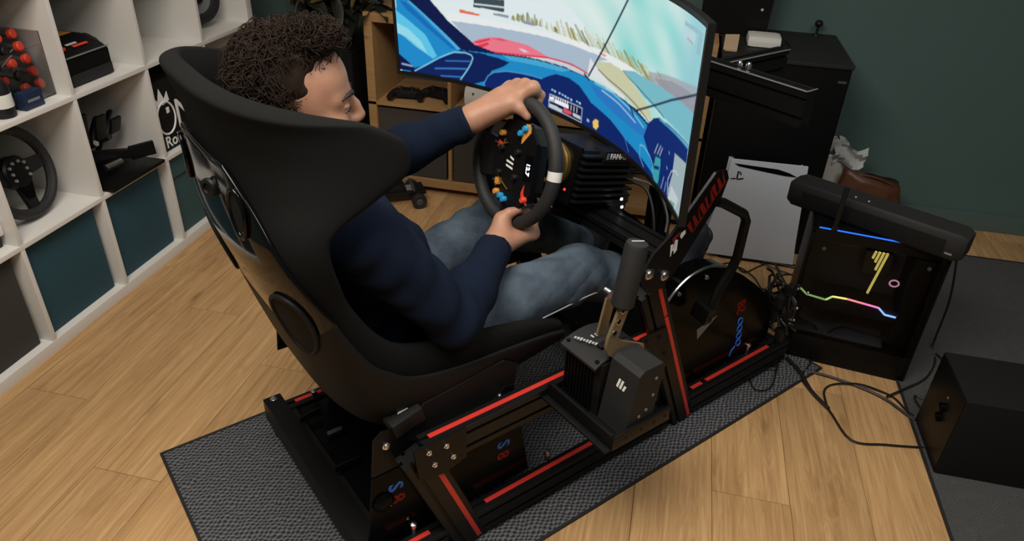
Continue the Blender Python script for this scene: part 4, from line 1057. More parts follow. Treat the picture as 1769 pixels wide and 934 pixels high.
mb = MB(RIG); [mb.cyl((a, b_, z_), (a, b_, z_ + .003), .005, n=10) for a, b_, z_ in ((.782, .335, .532), (.92, .335, .511), (.782, .43, .532), (.92, .43, .511))]; mb.build('screws', 'black_satin', tp)
mb = MB(RIG); [mb.beam((.790 + .0026 * k, .345 + .0068 * k, .5435 + .0006 * k), (.7915 + .0026 * k, .3495 + .0068 * k, .5438 + .0006 * k), .006 + .002 * (k % 3), .0022, (0, 0, 1), 0) for k in range(8)]; tag(mb.build('small_print', 'light_grey', tp), kind='stuff')
mb = MB(RIG)
for i in range(4): mb.box((.818 + i * .012, .424, .5505 - i * .0003), (.004, .004, .002)); mb.box((.818 + i * .012, .372, .5505 - i * .0003), (.004, .010, .002))
mb.build('scale_marks', 'light_grey', tp)
mb = MB(RIG); mb.prism([(.786, .386), (.866, .386), (.886, .548), (.875, .556), (.822, .556), (.808, .545)], (0, .4475, 0), (1, 0, 0), (0, 0, 1), (0, .083, 0)); cv = mb.build('cover_block', 'charcoal', hb)
lx = Vector((.125, 0, .99)).normalized(); ln = Vector((-.99, 0, .125))
mb = MB(RIG)
for i in range(3): mb.prism([(-.004 + i * .009, -.010), (.002 + i * .009, -.010), (.006 + i * .009, .012 - (i == 2) * .008), (.000 + i * .009, .012 - (i == 2) * .008)], Vector((.8025, .480, .500)), (0, 1, 0), lx, ln * .0012)
mb.build('logo', 'white_print', cv)
mb = MB(RIG); [mb.cyl((a, .5305, z_), (a, .532, z_), .004, n=10) for a, z_ in ((.862, .520), (.860, .475), (.845, .440), (.825, .430), (.835, .400))]; mb.build('screws', 'mid_grey', cv)
# lever: bent flat bar with holes as recessed discs, grip above
lv_ = [(.885, .50), (.838, .520), (.798, .553), (.790, .575), (.794, .60), (.828, .70), (.856, .692), (.826, .602), (.822, .588), (.838, .574), (.91, .535), (.915, .505)]
MB(RIG).prism(lv_, (0, .436, 0), (1, 0, 0), (0, 0, 1), (0, .008, 0)).build('lever', 'bronze_metal', hb)
for k in range(3):
    c = Vector((.8085 + k * .0085, .4442, .606 + k * .026))
    h = MB(RIG).lathe(c, (0, 1, 0), [(.0075, 0), (.0075, .0012), (.005, .0013), (.005, .0006)], 16).build('lever_hole', 'steel', hb)
    MB(RIG).cyl(c + Vector((0, .0012, .002)), c + Vector((0, .0016, .002)), .0058, n=14).build('hole_shadow', 'black_matte', h)
MB(RIG).prism([(.80, .58), (.826, .572), (.842, .66), (.816, .67)], (0, .398, 0), (1, 0, 0), (0, 0, 1), (0, .006, 0)).build('rear_lever', 'bronze_metal', hb)
MB(RIG).cyl((.828, .385, .675), (.828, .402, .675), .009, n=12).build('pivot_bolt', 'steel', hb)
g0, g1 = Vector((.824, .440, .668)), Vector((.845, .440, .815))
MB(RIG).lathe(g0, g1 - g0, [(.020, 0), (.0245, .006), (.0245, .138), (.022, .146), (.012, .149)], 24).build('grip', 'black_rubber', hb)
MB(RIG).beam(g1 + Vector((-.012, -.006, .002)), g1 + Vector((.010, .008, .002)), .003, .002).build('top_mark', 'light_grey', hb)

# ------------------------------------------------------------------ pedals in the foot well
pb = rthing('pedal_box', 'black sim racing pedals on an inclined tray in the foot well', 'pedals', (1.5, 0, .1))
MB(RIG).beam((1.20, 0, .155), (1.68, 0, .25), .53, .012).build('tray', 'black_satin', pb)
for b_ in (-.16, -.02, .13):
    p_ = MB(RIG).beam((1.52, b_, .23), (1.47, b_, .39), .02, .02, (1, 0, 0)).build('pedal_arm', 'black_satin', pb)
    MB(RIG).beam((1.462, b_, .33), (1.443, b_, .42), .06, .008, (1, 0, .2), .003).build('pedal_face', 'dark_grey', p_)
    MB(RIG).cyl((1.50, b_, .30), (1.62, b_, .27), .02, n=14).build('damper', 'black_gloss', p_)
random.seed(9)
hn = rthing('cable_bundle', 'tangled bundle of black cables at the front end of the rig', 'cables', (1.76, .25, .1))
mb = MB(RIG)
for i in range(16):
    a = [Vector((random.uniform(1.725, 1.785), random.uniform(.20, .335), random.uniform(.12, .34))) for _ in range(4)]
    mb.tube(a, .0045, 6, sub=5)
for k in range(6): mb.box((random.uniform(1.735, 1.775), random.uniform(.27, .33), random.uniform(.12, .33)), (.03, .025, .045), b=.004)
tag(mb.build('bundle', 'cable', hn), kind='stuff')
mb = MB(RIG); [mb.sphere((random.uniform(1.74, 1.78), random.uniform(.32, .34), random.uniform(.15, .33)), .005, 8, 6) for _ in range(5)]; tag(mb.build('metal_connectors', 'steel', hn), kind='stuff')
SCREEN = [
    ('p', (226,238,240), [0.0262,0.7978,0.3554,0.9035,0.531,0.6824,0.6025,0.5613,0.463,0.4935,0.3234,0.5012,0.1582,0.4565,0.0971,0.5796], 0),
    ('p', (236,240,240), [0.1431,0.5154,0.3234,0.5128,0.5074,0.5393,0.6032,0.5412,0.6915,0.5382,0.786,0.5271,0.8749,0.543,0.8795,0.5024,0.7378,0.4789,0.6344,0.4563,0.5375,0.4532,0.4102,0.4426,0.2728,0.4224,0.1561,0.4229], 0),
    ('p', (150,150,90), [0.329,0.5498,0.3405,0.5405,0.3381,0.5705,0.3346,0.5814,0.3312,0.572], 0),
    ('p', (170,175,150), [0.3341,0.5545,0.3407,0.5492,0.3393,0.5712,0.3373,0.5806,0.3354,0.572], 0),
    ('p', (150,150,90), [0.3427,0.5521,0.3537,0.5435,0.3513,0.5906,0.348,0.6011,0.3447,0.5919], 0),
    ('p', (170,175,150), [0.3505,0.5582,0.3616,0.5497,0.3592,0.5851,0.3558,0.5956,0.3526,0.5863], 0),
    ('p', (120,125,80), [0.3589,0.5491,0.3677,0.5426,0.3656,0.595,0.3629,0.6049,0.3604,0.596], 0),
    ('p', (170,175,150), [0.3616,0.5522,0.3703,0.5457,0.3683,0.5865,0.3656,0.5963,0.3631,0.5874], 0),
    ('p', (150,150,90), [0.3721,0.5554,0.3824,0.548,0.3798,0.6121,0.3767,0.6222,0.3737,0.6131], 0),
    ('p', (170,175,150), [0.3762,0.5578,0.3873,0.5499,0.3847,0.5916,0.3813,0.6019,0.3781,0.5926], 0),
    ('p', (150,150,90), [0.3876,0.5512,0.3945,0.5464,0.3928,0.5861,0.3906,0.5953,0.3886,0.5867], 0),
    ('p', (170,175,150), [0.3943,0.5502,0.4027,0.5445,0.4003,0.6162,0.3977,0.6257,0.3953,0.6169], 0),
    ('p', (150,150,90), [0.4013,0.5537,0.4081,0.5491,0.4063,0.5902,0.4042,0.5992,0.4022,0.5906], 0),
    ('p', (170,175,150), [0.4108,0.5545,0.4194,0.5489,0.4167,0.5891,0.414,0.5985,0.4115,0.5897], 0),
    ('p', (196,190,140), [0.4171,0.5546,0.4239,0.5502,0.4206,0.5998,0.4185,0.6087,0.4166,0.6002], 0),
    ('p', (196,190,140), [0.4296,0.5517,0.4374,0.547,0.4338,0.5739,0.4314,0.583,0.4292,0.5743], 0),
    ('p', (196,190,140), [0.4319,0.5455,0.4419,0.5395,0.4367,0.5869,0.4336,0.5964,0.4308,0.5874], 0),
    ('p', (196,190,140), [0.4485,0.5492,0.4549,0.5456,0.4491,0.5874,0.4471,0.596,0.4454,0.5876], 0),
    ('p', (196,190,140), [0.453,0.5447,0.4636,0.5388,0.4575,0.574,0.4542,0.5835,0.4513,0.5743], 0),
    ('p', (120,125,80), [0.4586,0.5486,0.4709,0.5419,0.4641,0.5733,0.4603,0.5831,0.4568,0.5735], 0),
    ('p', (205,205,175), [0.4684,0.5456,0.4807,0.5392,0.4682,0.6124,0.4645,0.622,0.461,0.6127], 0),
    ('p', (196,190,140), [0.486,0.5379,0.4933,0.5343,0.4776,0.6279,0.4753,0.6364,0.4734,0.628], 0),
    ('p', (196,190,140), [0.4901,0.544,0.4992,0.5396,0.4882,0.5906,0.4854,0.5995,0.4829,0.5907], 0),
    ('p', (178,165,95), [0.5036,0.5457,0.5148,0.5406,0.496,0.6231,0.4926,0.6322,0.4896,0.6232], 0),
    ('p', (178,165,95), [0.5065,0.5381,0.5172,0.5334,0.498,0.6219,0.4947,0.631,0.4918,0.622], 0),
    ('p', (150,150,90), [0.5183,0.5409,0.5297,0.536,0.5117,0.6019,0.5082,0.611,0.505,0.6018], 0),
    ('p', (178,165,95), [0.5259,0.5371,0.5361,0.5329,0.5177,0.5985,0.5145,0.6072,0.5118,0.5983], 0),
    ('p', (178,165,95), [0.5394,0.5379,0.547,0.535,0.5314,0.5824,0.529,0.5906,0.527,0.5821], 0),
    ('p', (170,175,150), [0.5441,0.5476,0.5572,0.5427,0.5259,0.63,0.5219,0.6392,0.5183,0.6298], 0),
    ('p', (150,150,90), [0.5531,0.5442,0.5594,0.542,0.5406,0.589,0.5385,0.5969,0.5369,0.5887], 0),
    ('p', (120,125,80), [0.5626,0.5368,0.5716,0.5338,0.5443,0.6074,0.5415,0.6156,0.5391,0.607], 0),
    ('p', (205,205,175), [0.5706,0.5382,0.5803,0.5352,0.5604,0.5813,0.5573,0.5895,0.5547,0.5807], 0),
    ('p', (170,175,150), [0.5811,0.5417,0.5871,0.5399,0.5536,0.6181,0.5516,0.6258,0.5501,0.6179], 0),
    ('p', (196,190,140), [0.5876,0.5462,0.6005,0.5426,0.5562,0.6364,0.5522,0.6451,0.5488,0.6358], 0),
    ('p', (196,190,140), [0.6029,0.5436,0.6092,0.542,0.5778,0.604,0.5757,0.6116,0.5742,0.6035], 0),
    ('p', (120,125,80), [0.6098,0.5473,0.6195,0.5451,0.5984,0.5779,0.5953,0.5857,0.5928,0.5769], 0),
    ('p', (196,190,140), [0.6136,0.5378,0.6274,0.5348,0.5967,0.5978,0.5924,0.6061,0.5888,0.5966], 0),
    ('p', (196,190,140), [0.6232,0.5445,0.6308,0.5429,0.5928,0.6218,0.5903,0.6294,0.5885,0.6212], 0),
    ('p', (120,125,80), [0.6327,0.5416,0.6426,0.5398,0.6184,0.5863,0.6152,0.5939,0.6127,0.5851], 0),
    ('p', (196,190,140), [0.639,0.5375,0.6475,0.536,0.6122,0.6162,0.6095,0.6238,0.6074,0.6154], 0),
    ('p', (196,190,140), [0.6508,0.5423,0.6601,0.5409,0.632,0.5996,0.629,0.6071,0.6267,0.5985], 0),
    ('p', (196,190,140), [0.6581,0.5379,0.6652,0.537,0.6348,0.6083,0.6324,0.6155,0.6307,0.6074], 0),
    ('p', (178,165,95), [0.67,0.5421,0.6764,0.5415,0.6469,0.6101,0.6447,0.6171,0.6432,0.6092], 0),
    ('p', (178,165,95), [0.6718,0.5387,0.686,0.5375,0.6655,0.58,0.661,0.5874,0.6574,0.5777], 0),
    ('p', (178,165,95), [0.6845,0.5401,0.6968,0.5393,0.6725,0.5957,0.6685,0.6029,0.6654,0.5937], 0),
    ('p', (196,190,140), [0.6904,0.5384,0.7008,0.5379,0.6795,0.5853,0.6761,0.5924,0.6735,0.5836], 0),
    ('p', (196,190,140), [0.7004,0.5352,0.7136,0.5349,0.694,0.5722,0.6898,0.5793,0.6864,0.5697], 0),
    ('p', (150,150,90), [0.7101,0.5383,0.7241,0.5382,0.6893,0.6052,0.6849,0.6123,0.6814,0.6028], 0),
    ('p', (178,165,95), [0.7126,0.5359,0.7274,0.5359,0.7005,0.583,0.6958,0.59,0.6921,0.5802], 0),
    ('p', (178,165,95), [0.7266,0.5323,0.7375,0.5327,0.7164,0.5655,0.7128,0.5721,0.7101,0.5631], 0),
    ('p', (178,165,95), [0.7329,0.5288,0.7439,0.5294,0.7085,0.5929,0.7049,0.5996,0.7023,0.5908], 0),
    ('p', (150,150,90), [0.7498,0.5281,0.7585,0.5288,0.7178,0.595,0.7149,0.6014,0.713,0.5932], 0),
    ('p', (196,190,140), [0.7513,0.5299,0.7619,0.5309,0.741,0.5558,0.7375,0.5621,0.735,0.5532], 0),
    ('p', (178,165,95), [0.7644,0.5263,0.7715,0.5271,0.7442,0.5642,0.7417,0.5703,0.7401,0.5624], 0),
    ('p', (150,150,90), [0.7742,0.5263,0.7852,0.528,0.7382,0.5903,0.7346,0.5967,0.732,0.5879], 0),
    ('p', (150,150,90), [0.7766,0.5278,0.7909,0.5301,0.7488,0.5792,0.7443,0.5855,0.7408,0.5759], 0),
    ('p', (178,165,95), [0.7862,0.5262,0.8012,0.529,0.7541,0.5878,0.7494,0.594,0.7458,0.5843], 0),
    ('p', (150,150,90), [0.7952,0.5325,0.8097,0.5354,0.7872,0.5529,0.7824,0.5586,0.7789,0.5488], 0),
    ('p', (196,190,140), [0.8041,0.5288,0.8131,0.5308,0.767,0.5933,0.764,0.5992,0.762,0.5911], 0),
    ('p', (196,190,140), [0.8076,0.5298,0.8232,0.5334,0.7861,0.5783,0.7811,0.584,0.7773,0.574], 0),
    ('p', (196,190,140), [0.8196,0.5323,0.8308,0.5351,0.8035,0.5668,0.7997,0.5723,0.7971,0.5635], 0),
    ('p', (150,150,90), [0.8279,0.5364,0.8424,0.5404,0.8126,0.5734,0.8079,0.5787,0.8045,0.569], 0),
    ('p', (178,165,95), [0.8337,0.5354,0.8482,0.5397,0.8152,0.5806,0.8105,0.5858,0.8071,0.5762], 0),
    ('p', (178,165,95), [0.8445,0.5372,0.8563,0.5409,0.8123,0.6051,0.8085,0.6105,0.8058,0.6018], 0),
    ('p', (120,125,80), [0.8471,0.5386,0.8606,0.5429,0.8202,0.5995,0.8158,0.6047,0.8128,0.5955], 0),
    ('p', (196,190,140), [0.8574,0.535,0.8694,0.5392,0.8419,0.5788,0.8378,0.5837,0.8351,0.5748], 0),
    ('p', (178,165,95), [0.8631,0.5395,0.876,0.5441,0.847,0.5848,0.8427,0.5897,0.8398,0.5806], 0),
    ('p', (178,165,95), [0.8649,0.5424,0.8737,0.5455,0.8387,0.5983,0.8357,0.6035,0.8338,0.5956], 0),
    ('p', (178,165,95), [0.864,0.5428,0.8745,0.5465,0.8402,0.5965,0.8367,0.6015,0.8344,0.5931], 0),
    ('p', (196,190,140), [0.8614,0.5369,0.8781,0.543,0.8452,0.5906,0.8398,0.5953,0.8359,0.5852], 0),
    ('p', (196,190,140), [0.8628,0.5376,0.8766,0.5426,0.849,0.5816,0.8445,0.5864,0.8413,0.577], 0),
    ('p', (178,165,95), [0.8653,0.5422,0.8734,0.5451,0.852,0.5727,0.849,0.5777,0.8474,0.5699], 0),
    ('p', (178,165,95), [0.8641,0.5391,0.8751,0.5431,0.8476,0.5826,0.8438,0.5875,0.8414,0.579], 0),
    ('p', (178,165,95), [0.8646,0.5446,0.8735,0.5478,0.8381,0.5996,0.835,0.6048,0.8332,0.5969], 0),
    ('p', (178,165,95), [0.8655,0.5381,0.874,0.5412,0.8491,0.5782,0.8461,0.5833,0.8443,0.5754], 0),
    ('p', (178,165,95), [0.8652,0.5387,0.8741,0.5419,0.8516,0.5738,0.8485,0.5787,0.8466,0.5707], 0),
    ('p', (165,166,174), [0.776,0.5681,0.8282,0.6098,0.9412,0.6728,1.0124,0.7217,1.0241,0.5036,0.8561,0.4759,0.791,0.5226], 0),
    ('p', (150,150,160), [0.8,0.5539,0.8676,0.6104,0.9932,0.6602,1.0001,0.5855,0.9035,0.5297], 0),
    ('p', (172,190,208), [0.1566,0.4558,0.2397,0.4653,0.2998,0.4726,0.4326,0.4952,0.5738,0.5036,0.6362,0.5064,0.5908,0.4608,0.6041,0.4188,0.5687,0.3696,0.5209,0.3698,0.467,0.3725,0.291,0.2955,0.2169,0.3113,0.1801,0.4006], 0),
    ('p', (204,206,170), [0.5906,0.4642,0.6406,0.4965,0.6881,0.488,0.7924,0.3878,0.8172,0.324,0.7484,0.3215,0.7021,0.3509,0.6461,0.3757,0.6041,0.4188], 0),
    ('p', (122,188,202), [0.6877,0.4945,0.7242,0.5219,0.8041,0.5329,1.0081,0.5813,1.0159,0.4297,0.8557,0.4029,0.7641,0.423], 0),
    ('p', (226,228,230), [0.575,0.469,0.6041,0.4188,0.6461,0.3757,0.7021,0.3509,0.699,0.3302,0.6392,0.3477,0.5687,0.3696], 0),
    ('l', (40,70,80), [0.6879,0.4912,0.7081,0.4699,0.7747,0.4344,0.8557,0.4029], 0.00457),
    ('p', (62,78,84), [0.2216,0.6418,0.3083,0.665,0.3082,0.5855,0.2211,0.5793], 0),
    ('l', (225,235,235), [0.2245,0.6003,0.3083,0.616], 0.0095),
    ('p', (235,110,80), [0.182,0.547,0.2403,0.5369,0.2336,0.522,0.1817,0.5229], 0),
    ('p', (150,150,165), [0.2766,0.566,0.3233,0.5704,0.32,0.5495,0.2766,0.5504], 0),
    ('p', (150,150,165), [0.3658,0.5595,0.4019,0.5618,0.3986,0.5449,0.3659,0.5406], 0),
    ('p', (240,150,130), [0.6038,0.5278,0.6272,0.5298,0.6238,0.5166,0.6043,0.5143], 0),
    ('p', (240,122,142), [0.2137,0.3262,0.2306,0.3596,0.2659,0.3946,0.2929,0.4056,0.3167,0.4073,0.3754,0.4082,0.4108,0.3893,0.4434,0.3701,0.3532,0.3188,0.2859,0.2924,0.2469,0.2944], 0),
    ('p', (222,60,84), [0.2188,0.3371,0.2642,0.3856,0.2692,0.3763,0.2321,0.3317], 0),
    ('p', (222,60,84), [0.2252,0.3115,0.259,0.3544,0.2657,0.3459,0.2419,0.304], 0),
    ('p', (230,80,100), [0.2726,0.3902,0.3031,0.4034,0.3201,0.3935,0.2929,0.3855], 0),
    ('p', (215,210,220), [0.3513,0.3692,0.3687,0.3725,0.3828,0.3584,0.3653,0.3506], 0),
    ('l', (214,50,72), [0.2468,0.2902,0.2825,0.2944,0.3672,0.3281,0.4434,0.3663,0.515,0.38,0.5688,0.3661], 0.0114),
    ('p', (200,208,220), [0.3237,0.2955,0.4436,0.3549,0.5153,0.369,0.5653,0.3556,0.5598,0.3435,0.5029,0.3363,0.4295,0.329], 0),
    ('p', (10,24,74), [0.0124,0.8337,0.0953,0.8531,0.1018,0.5812,0.1485,0.4525,0.2219,0.3181,0.2859,0.2924,0.3848,0.3283,0.4915,0.346,0.5618,0.3415,0.648,0.3348,0.7437,0.3231,0.7995,0.2993,0.7595,0.1598,0.627,0.1514,0.0197,-0.0068], 0),
    ('p', (28,140,200), [0.1749,0.2564,0.2858,0.2842,0.3991,0.3225,0.4917,0.3348,0.5619,0.3379,0.6482,0.3314,0.7263,0.3142,0.7931,0.2882,0.8281,0.2303,0.9321,0.1924,0.834,-0.1342,0.5955,-0.1197,0.3605,-0.0663,0.0035,-0.013,0.0218,0.0712], 0),
    ('p', (70,170,215), [0.303,0.2906,0.3991,0.3225,0.4917,0.3386,0.5123,0.3365,0.4849,0.3064,0.412,0.2886,0.3237,0.2671], 0),
    ('p', (40,120,195), [0.5805,0.3103,0.6408,0.3133,0.7163,0.2962,0.7753,0.2702,0.8039,0.2162,0.7453,0.1956,0.6664,0.2129,0.6023,0.257], 0),
    ('l', (130,200,235), [0.5955,0.3316,0.6566,0.3291,0.7273,0.2979,0.7811,0.2566], 0.00979),
    ('l', (190,215,230), [0.6205,0.3079,0.6797,0.2886,0.7489,0.2458], 0.00677),
    ('p', (8,30,88), [0.1749,0.2564,0.2383,0.2647,0.2892,0.2616,0.3238,0.2508,0.3064,0.2106,0.2717,0.1589,0.2506,0.0684,0.1848,-0.0164,0.0185,-0.0533,0.0407,0.0559,0.087,0.1023,0.1879,0.2375], 0),
    ('p', (9,36,104), [0.2505,0.0597,0.2629,0.1193,0.2769,0.1537,0.3151,0.1832,0.3538,0.1978,0.3948,0.2078,0.4238,0.2102,0.4453,0.2471,0.4687,0.2778,0.5078,0.2872,0.5427,0.2683,0.5673,0.2305,0.5864,0.1961,0.6561,0.1609,0.7163,0.106,0.7901,0.0748,0.9067,0.0187,1.0027,-0.0219,0.7377,-0.2471,0.4751,-0.1728,0.2533,-0.0612], 0),
    ('l', (90,160,210), [0.247,0.0487,0.2594,0.1128,0.2768,0.1495,0.3151,0.1832,0.3538,0.1978,0.3948,0.2078,0.4238,0.2102], 0.00499),
    ('p', (30,140,205), [0.0114,0.595,0.0379,0.5614,0.094,0.4313,0.1782,0.258,0.1381,0.213,0.1045,0.1629,0.0706,0.0907,0.0444,0.0754,0.023,0.1165,0.0006,0.1666], 0),
    ('p', (95,200,235), [0.008,0.4787,0.0315,0.4353,0.0838,0.3267,0.113,0.1798,0.1012,0.1571,0.0575,0.2221,0.0039,0.3335], 0),
    ('p', (150,222,240), [0.0056,0.3938,0.0387,0.3531,0.0714,0.2707,0.0857,0.1897,0.064,0.2245,0.0278,0.2981,0.0034,0.3162], 0),
    ('p', (20,110,185), [0.0194,0.5562,0.0375,0.5449,0.1088,0.3786,0.1683,0.2616,0.1551,0.2553,0.0927,0.3724,0.0333,0.5025], 0),
    ('p', (80,180,225), [0.0379,0.5614,0.0456,0.5595,0.1816,0.2639,0.1715,0.2547], 0),
    ('p', (10,20,66), [-0.007,0.173,0.0082,0.1558,0.0444,0.0754,0.0482,0.0319,-0.011,0.0367], 0),
    ('l', (150,170,215), [0.0141,0.0819,0.0411,0.0741], 0.01363),
    ('p', (9,34,92), [0.0484,0.041,0.0871,0.1068,0.1142,0.1586,0.1613,0.2284,0.1946,0.2453,0.2144,0.2263,0.2071,0.1627,0.1963,0.1048,0.1786,0.0289], 0),
    ('l', (56,112,190), [0.1371,0.1563,0.2073,0.1884], 0.00944),
    ('l', (66,125,200), [0.1063,0.0844,0.1966,0.1266], 0.01089),
    ('l', (56,112,190), [0.1218,0.0341,0.1823,0.0575], 0.01108),
    ('l', (135,208,238), [0.0484,0.041,0.0839,0.1053,0.1143,0.163,0.1412,0.2059,0.1614,0.2327,0.1946,0.2453,0.2112,0.2372,0.216,0.2187,0.2106,0.1775,0.1999,0.1242,0.1787,0.0378], 0.00936),
    ('p', (170,215,240), [0.4547,0.1676,0.4606,0.1687,0.4608,0.1569,0.4549,0.1557], 0),
    ('p', (170,215,240), [0.4641,0.1641,0.4701,0.1653,0.4703,0.1535,0.4643,0.1523], 0),
    ('p', (170,215,240), [0.4791,0.1656,0.4851,0.167,0.4853,0.1553,0.4793,0.1539], 0),
    ('p', (170,215,240), [0.4886,0.1626,0.4947,0.1641,0.4949,0.1525,0.4889,0.151], 0),
    ('p', (170,215,240), [0.4982,0.1598,0.5043,0.1614,0.5045,0.1498,0.4984,0.1482], 0),
    ('p', (170,215,240), [0.5078,0.1572,0.5139,0.159,0.5142,0.1474,0.5081,0.1456], 0),
    ('p', (170,215,240), [0.5175,0.1548,0.5237,0.1567,0.524,0.1452,0.5178,0.1433], 0),
    ('p', (170,215,240), [0.5368,0.1617,0.543,0.1638,0.5433,0.1525,0.5371,0.1503], 0),
    ('p', (170,215,240), [0.5466,0.16,0.5529,0.1622,0.5532,0.1509,0.5469,0.1486], 0),
    ('p', (10,18,60), [0.4509,0.1241,0.5586,0.1298,0.5576,0.0304,0.4485,0.0363], 0),
    ('l', (215,220,230), [0.4509,0.1241,0.4659,0.1252,0.4647,0.0837,0.4478,0.0808], 0.006),
    ('l', (190,200,220), [0.4509,0.1241,0.5586,0.1298,0.5576,0.0304,0.4485,0.0363,0.4509,0.1241], 0.00463),
    ('p', (240,244,248), [0.4511,0.1121,0.4642,0.1156,0.4627,0.0901,0.4496,0.0865], 0),
    ('p', (240,244,248), [0.4681,0.107,0.514,0.1096,0.5127,0.0805,0.4667,0.0814], 0),
    ('p', (240,244,248), [0.4696,0.1285,0.4725,0.127,0.4729,0.1033,0.47,0.1047], 0),
    ('p', (240,244,248), [0.4772,0.1284,0.48,0.127,0.4805,0.1034,0.4776,0.1048], 0),
    ('p', (240,244,248), [0.4847,0.1285,0.4876,0.1272,0.4881,0.1036,0.4852,0.1049], 0),
    ('p', (240,244,248), [0.4924,0.1287,0.4953,0.1274,0.4958,0.1039,0.4929,0.1052], 0),
    ('p', (240,244,248), [0.5,0.129,0.5029,0.1278,0.5035,0.1044,0.5005,0.1056], 0),
    ('p', (240,244,248), [0.5077,0.1295,0.5106,0.1282,0.5112,0.105,0.5082,0.1061], 0),
    ('p', (196,204,214), [0.45,0.0623,0.4939,0.0583,0.4925,0.0326,0.4504,0.038], 0),
    ('p', (228,80,96), [0.4974,0.0738,0.5246,0.0723,0.5233,0.0469,0.4961,0.0442], 0),
    ('p', (196,204,214), [0.5286,0.0722,0.5544,0.0707,0.5551,0.0476,0.5292,0.0488], 0),
    ('l', (225,230,238), [0.5217,0.1131,0.5215,0.0811], 0.00545),
    ('l', (225,230,238), [0.5314,0.1142,0.5313,0.0824], 0.00542),
    ('l', (225,230,238), [0.5412,0.1156,0.5411,0.084], 0.00539),
    ('p', (240,200,96), [0.5966,0.0802,0.6059,0.1095,0.6164,0.1056,0.6178,0.0688,0.6105,0.0412,0.6,0.045], 0),
    ('p', (150,190,225), [0.5762,0.0817,0.5843,0.0825,0.5849,0.0637,0.5768,0.0628], 0),
    ('l', (60,130,200), [0.6947,0.1716,0.7163,0.106,0.7338,0.0469], 0.00618),
    ('p', (10,40,110), [0.785,0.206,0.7971,0.2997,0.8171,0.3537,0.8396,0.3836,0.8734,0.3862,0.9809,0.3993,0.985,0.2713,0.9804,-0.0113,0.9084,0.0042,0.8436,0.0617], 0),
    ('l', (70,165,200), [0.8404,0.3749,0.8822,0.3811,0.9846,0.3984], 0.01111),
    ('l', (24,60,140), [0.8654,0.3859,0.926,0.3992,0.9821,0.4128], 0.00525),
    ('l', (130,200,225), [0.775,0.144,0.7889,0.155,0.8158,0.1347,0.8345,0.1013,0.8353,0.0637], 0.0069),
    ('l', (110,180,220), [0.775,0.144,0.7776,0.0758,0.798,0.0389], 0.00493),
    ('p', (58,160,168), [0.8364,0.0512,0.8421,0.1638,0.8652,0.1788,0.8668,0.054,0.8575,0.0047], 0),
    ('p', (10,40,110), [0.8417,0.1114,0.8618,0.1298,0.8612,0.1083,0.841,0.0895], 0),
    ('l', (190,205,220), [0.8357,0.1756,0.8455,0.2396], 0.00595),
    ('l', (190,205,220), [0.8481,0.1857,0.8583,0.2465], 0.00587),
    ('l', (190,205,220), [0.8585,0.1899,0.8667,0.2444], 0.00465),
    ('l', (170,190,215), [0.8956,0.264,0.8994,0.2562], 0.00559),
    ('l', (170,190,215), [0.8941,0.1763,0.898,0.1685], 0.00684),
    ('l', (150,170,200), [0.8809,0.0303,0.8874,0.1057], 0.0073),
    ('l', (150,170,200), [0.898,0.0395,0.9006,0.095], 0.0072),
    ('p', (160,180,186), [0.9221,0.2908,0.9869,0.3233,0.9958,-0.0075,0.9163,-0.0074,0.9146,0.0826,0.9241,0.1805], 0),
    ('p', (196,206,210), [0.926,0.1172,0.9692,0.1029,0.9573,0.0164,0.9191,0.0214], 0),
    ('p', (120,160,150), [0.9299,0.039,0.9548,0.0562,0.9532,0.0197,0.9271,0.0104], 0),
    ('l', (205,215,222), [0.9128,0.0457,0.9067,0.1211,0.9174,0.1838,0.9356,0.2138,0.9522,0.2128], 0.00609),
    ('l', (16,26,52), [0.6856,0.8934,0.573,0.3551], 0.01427),
    ('l', (16,26,52), [0.5595,0.3543,0.5758,0.3318], 0.01432),
    ('l', (26,36,66), [0.9903,0.676,0.8773,0.5214,0.7443,0.3135], 0.0122),
    ('l', (16,26,60), [0.7215,0.3194,0.7399,0.2773], 0.01298),
    ('l', (40,60,90), [0.604,0.4223,0.6371,0.3955,0.6901,0.3734,0.742,0.3487,0.8013,0.3082], 0.0066),
    ('p', (148,188,200), [0.8919,0.9261,0.9759,0.937,0.973,0.9194,0.8942,0.9066], 0),
    ('p', (186,214,220), [0.8948,0.9017,0.944,0.9051,0.9428,0.8569,0.9032,0.8545], 0),
    ('p', (148,188,200), [0.9557,0.92,0.9774,0.9282,0.9728,0.8316,0.9552,0.831], 0),
    ('l', (170,140,150), [0.9101,0.8605,0.9373,0.8572], 0.00283),
    ('p', (228,232,238), [0.0697,0.6032,0.0503,0.6857,0.0709,0.6516], 0),
]

# ------------------------------------------------------------------ curved monitor
MA0, MB0, MZ0, MT, MW, MR, MH, MYW = 1.171, -.177, .817, -.038, 1.31, 1.097, .414, .014


def scr(u, v, off=0.0):
    """point on the curved panel in the rig frame; off moves it towards the driver"""
    th = (u - .5) * MW / MR; s = (MR - off) * math.sin(th); dd = -(MR - (MR - off) * math.cos(th))
    x = dd * math.cos(MT) + v * MH * math.sin(MT); z_ = -dd * math.sin(MT) + v * MH * math.cos(MT)
    c, si = math.cos(MYW), math.sin(MYW)
    return Vector((c * x - si * s + MA0, si * x + c * s + MB0, z_ + MZ0))


mon = rthing('curved_monitor', 'wide curved monitor showing a blue race car cockpit on a track', 'monitor', (MA0, MB0, MZ0))


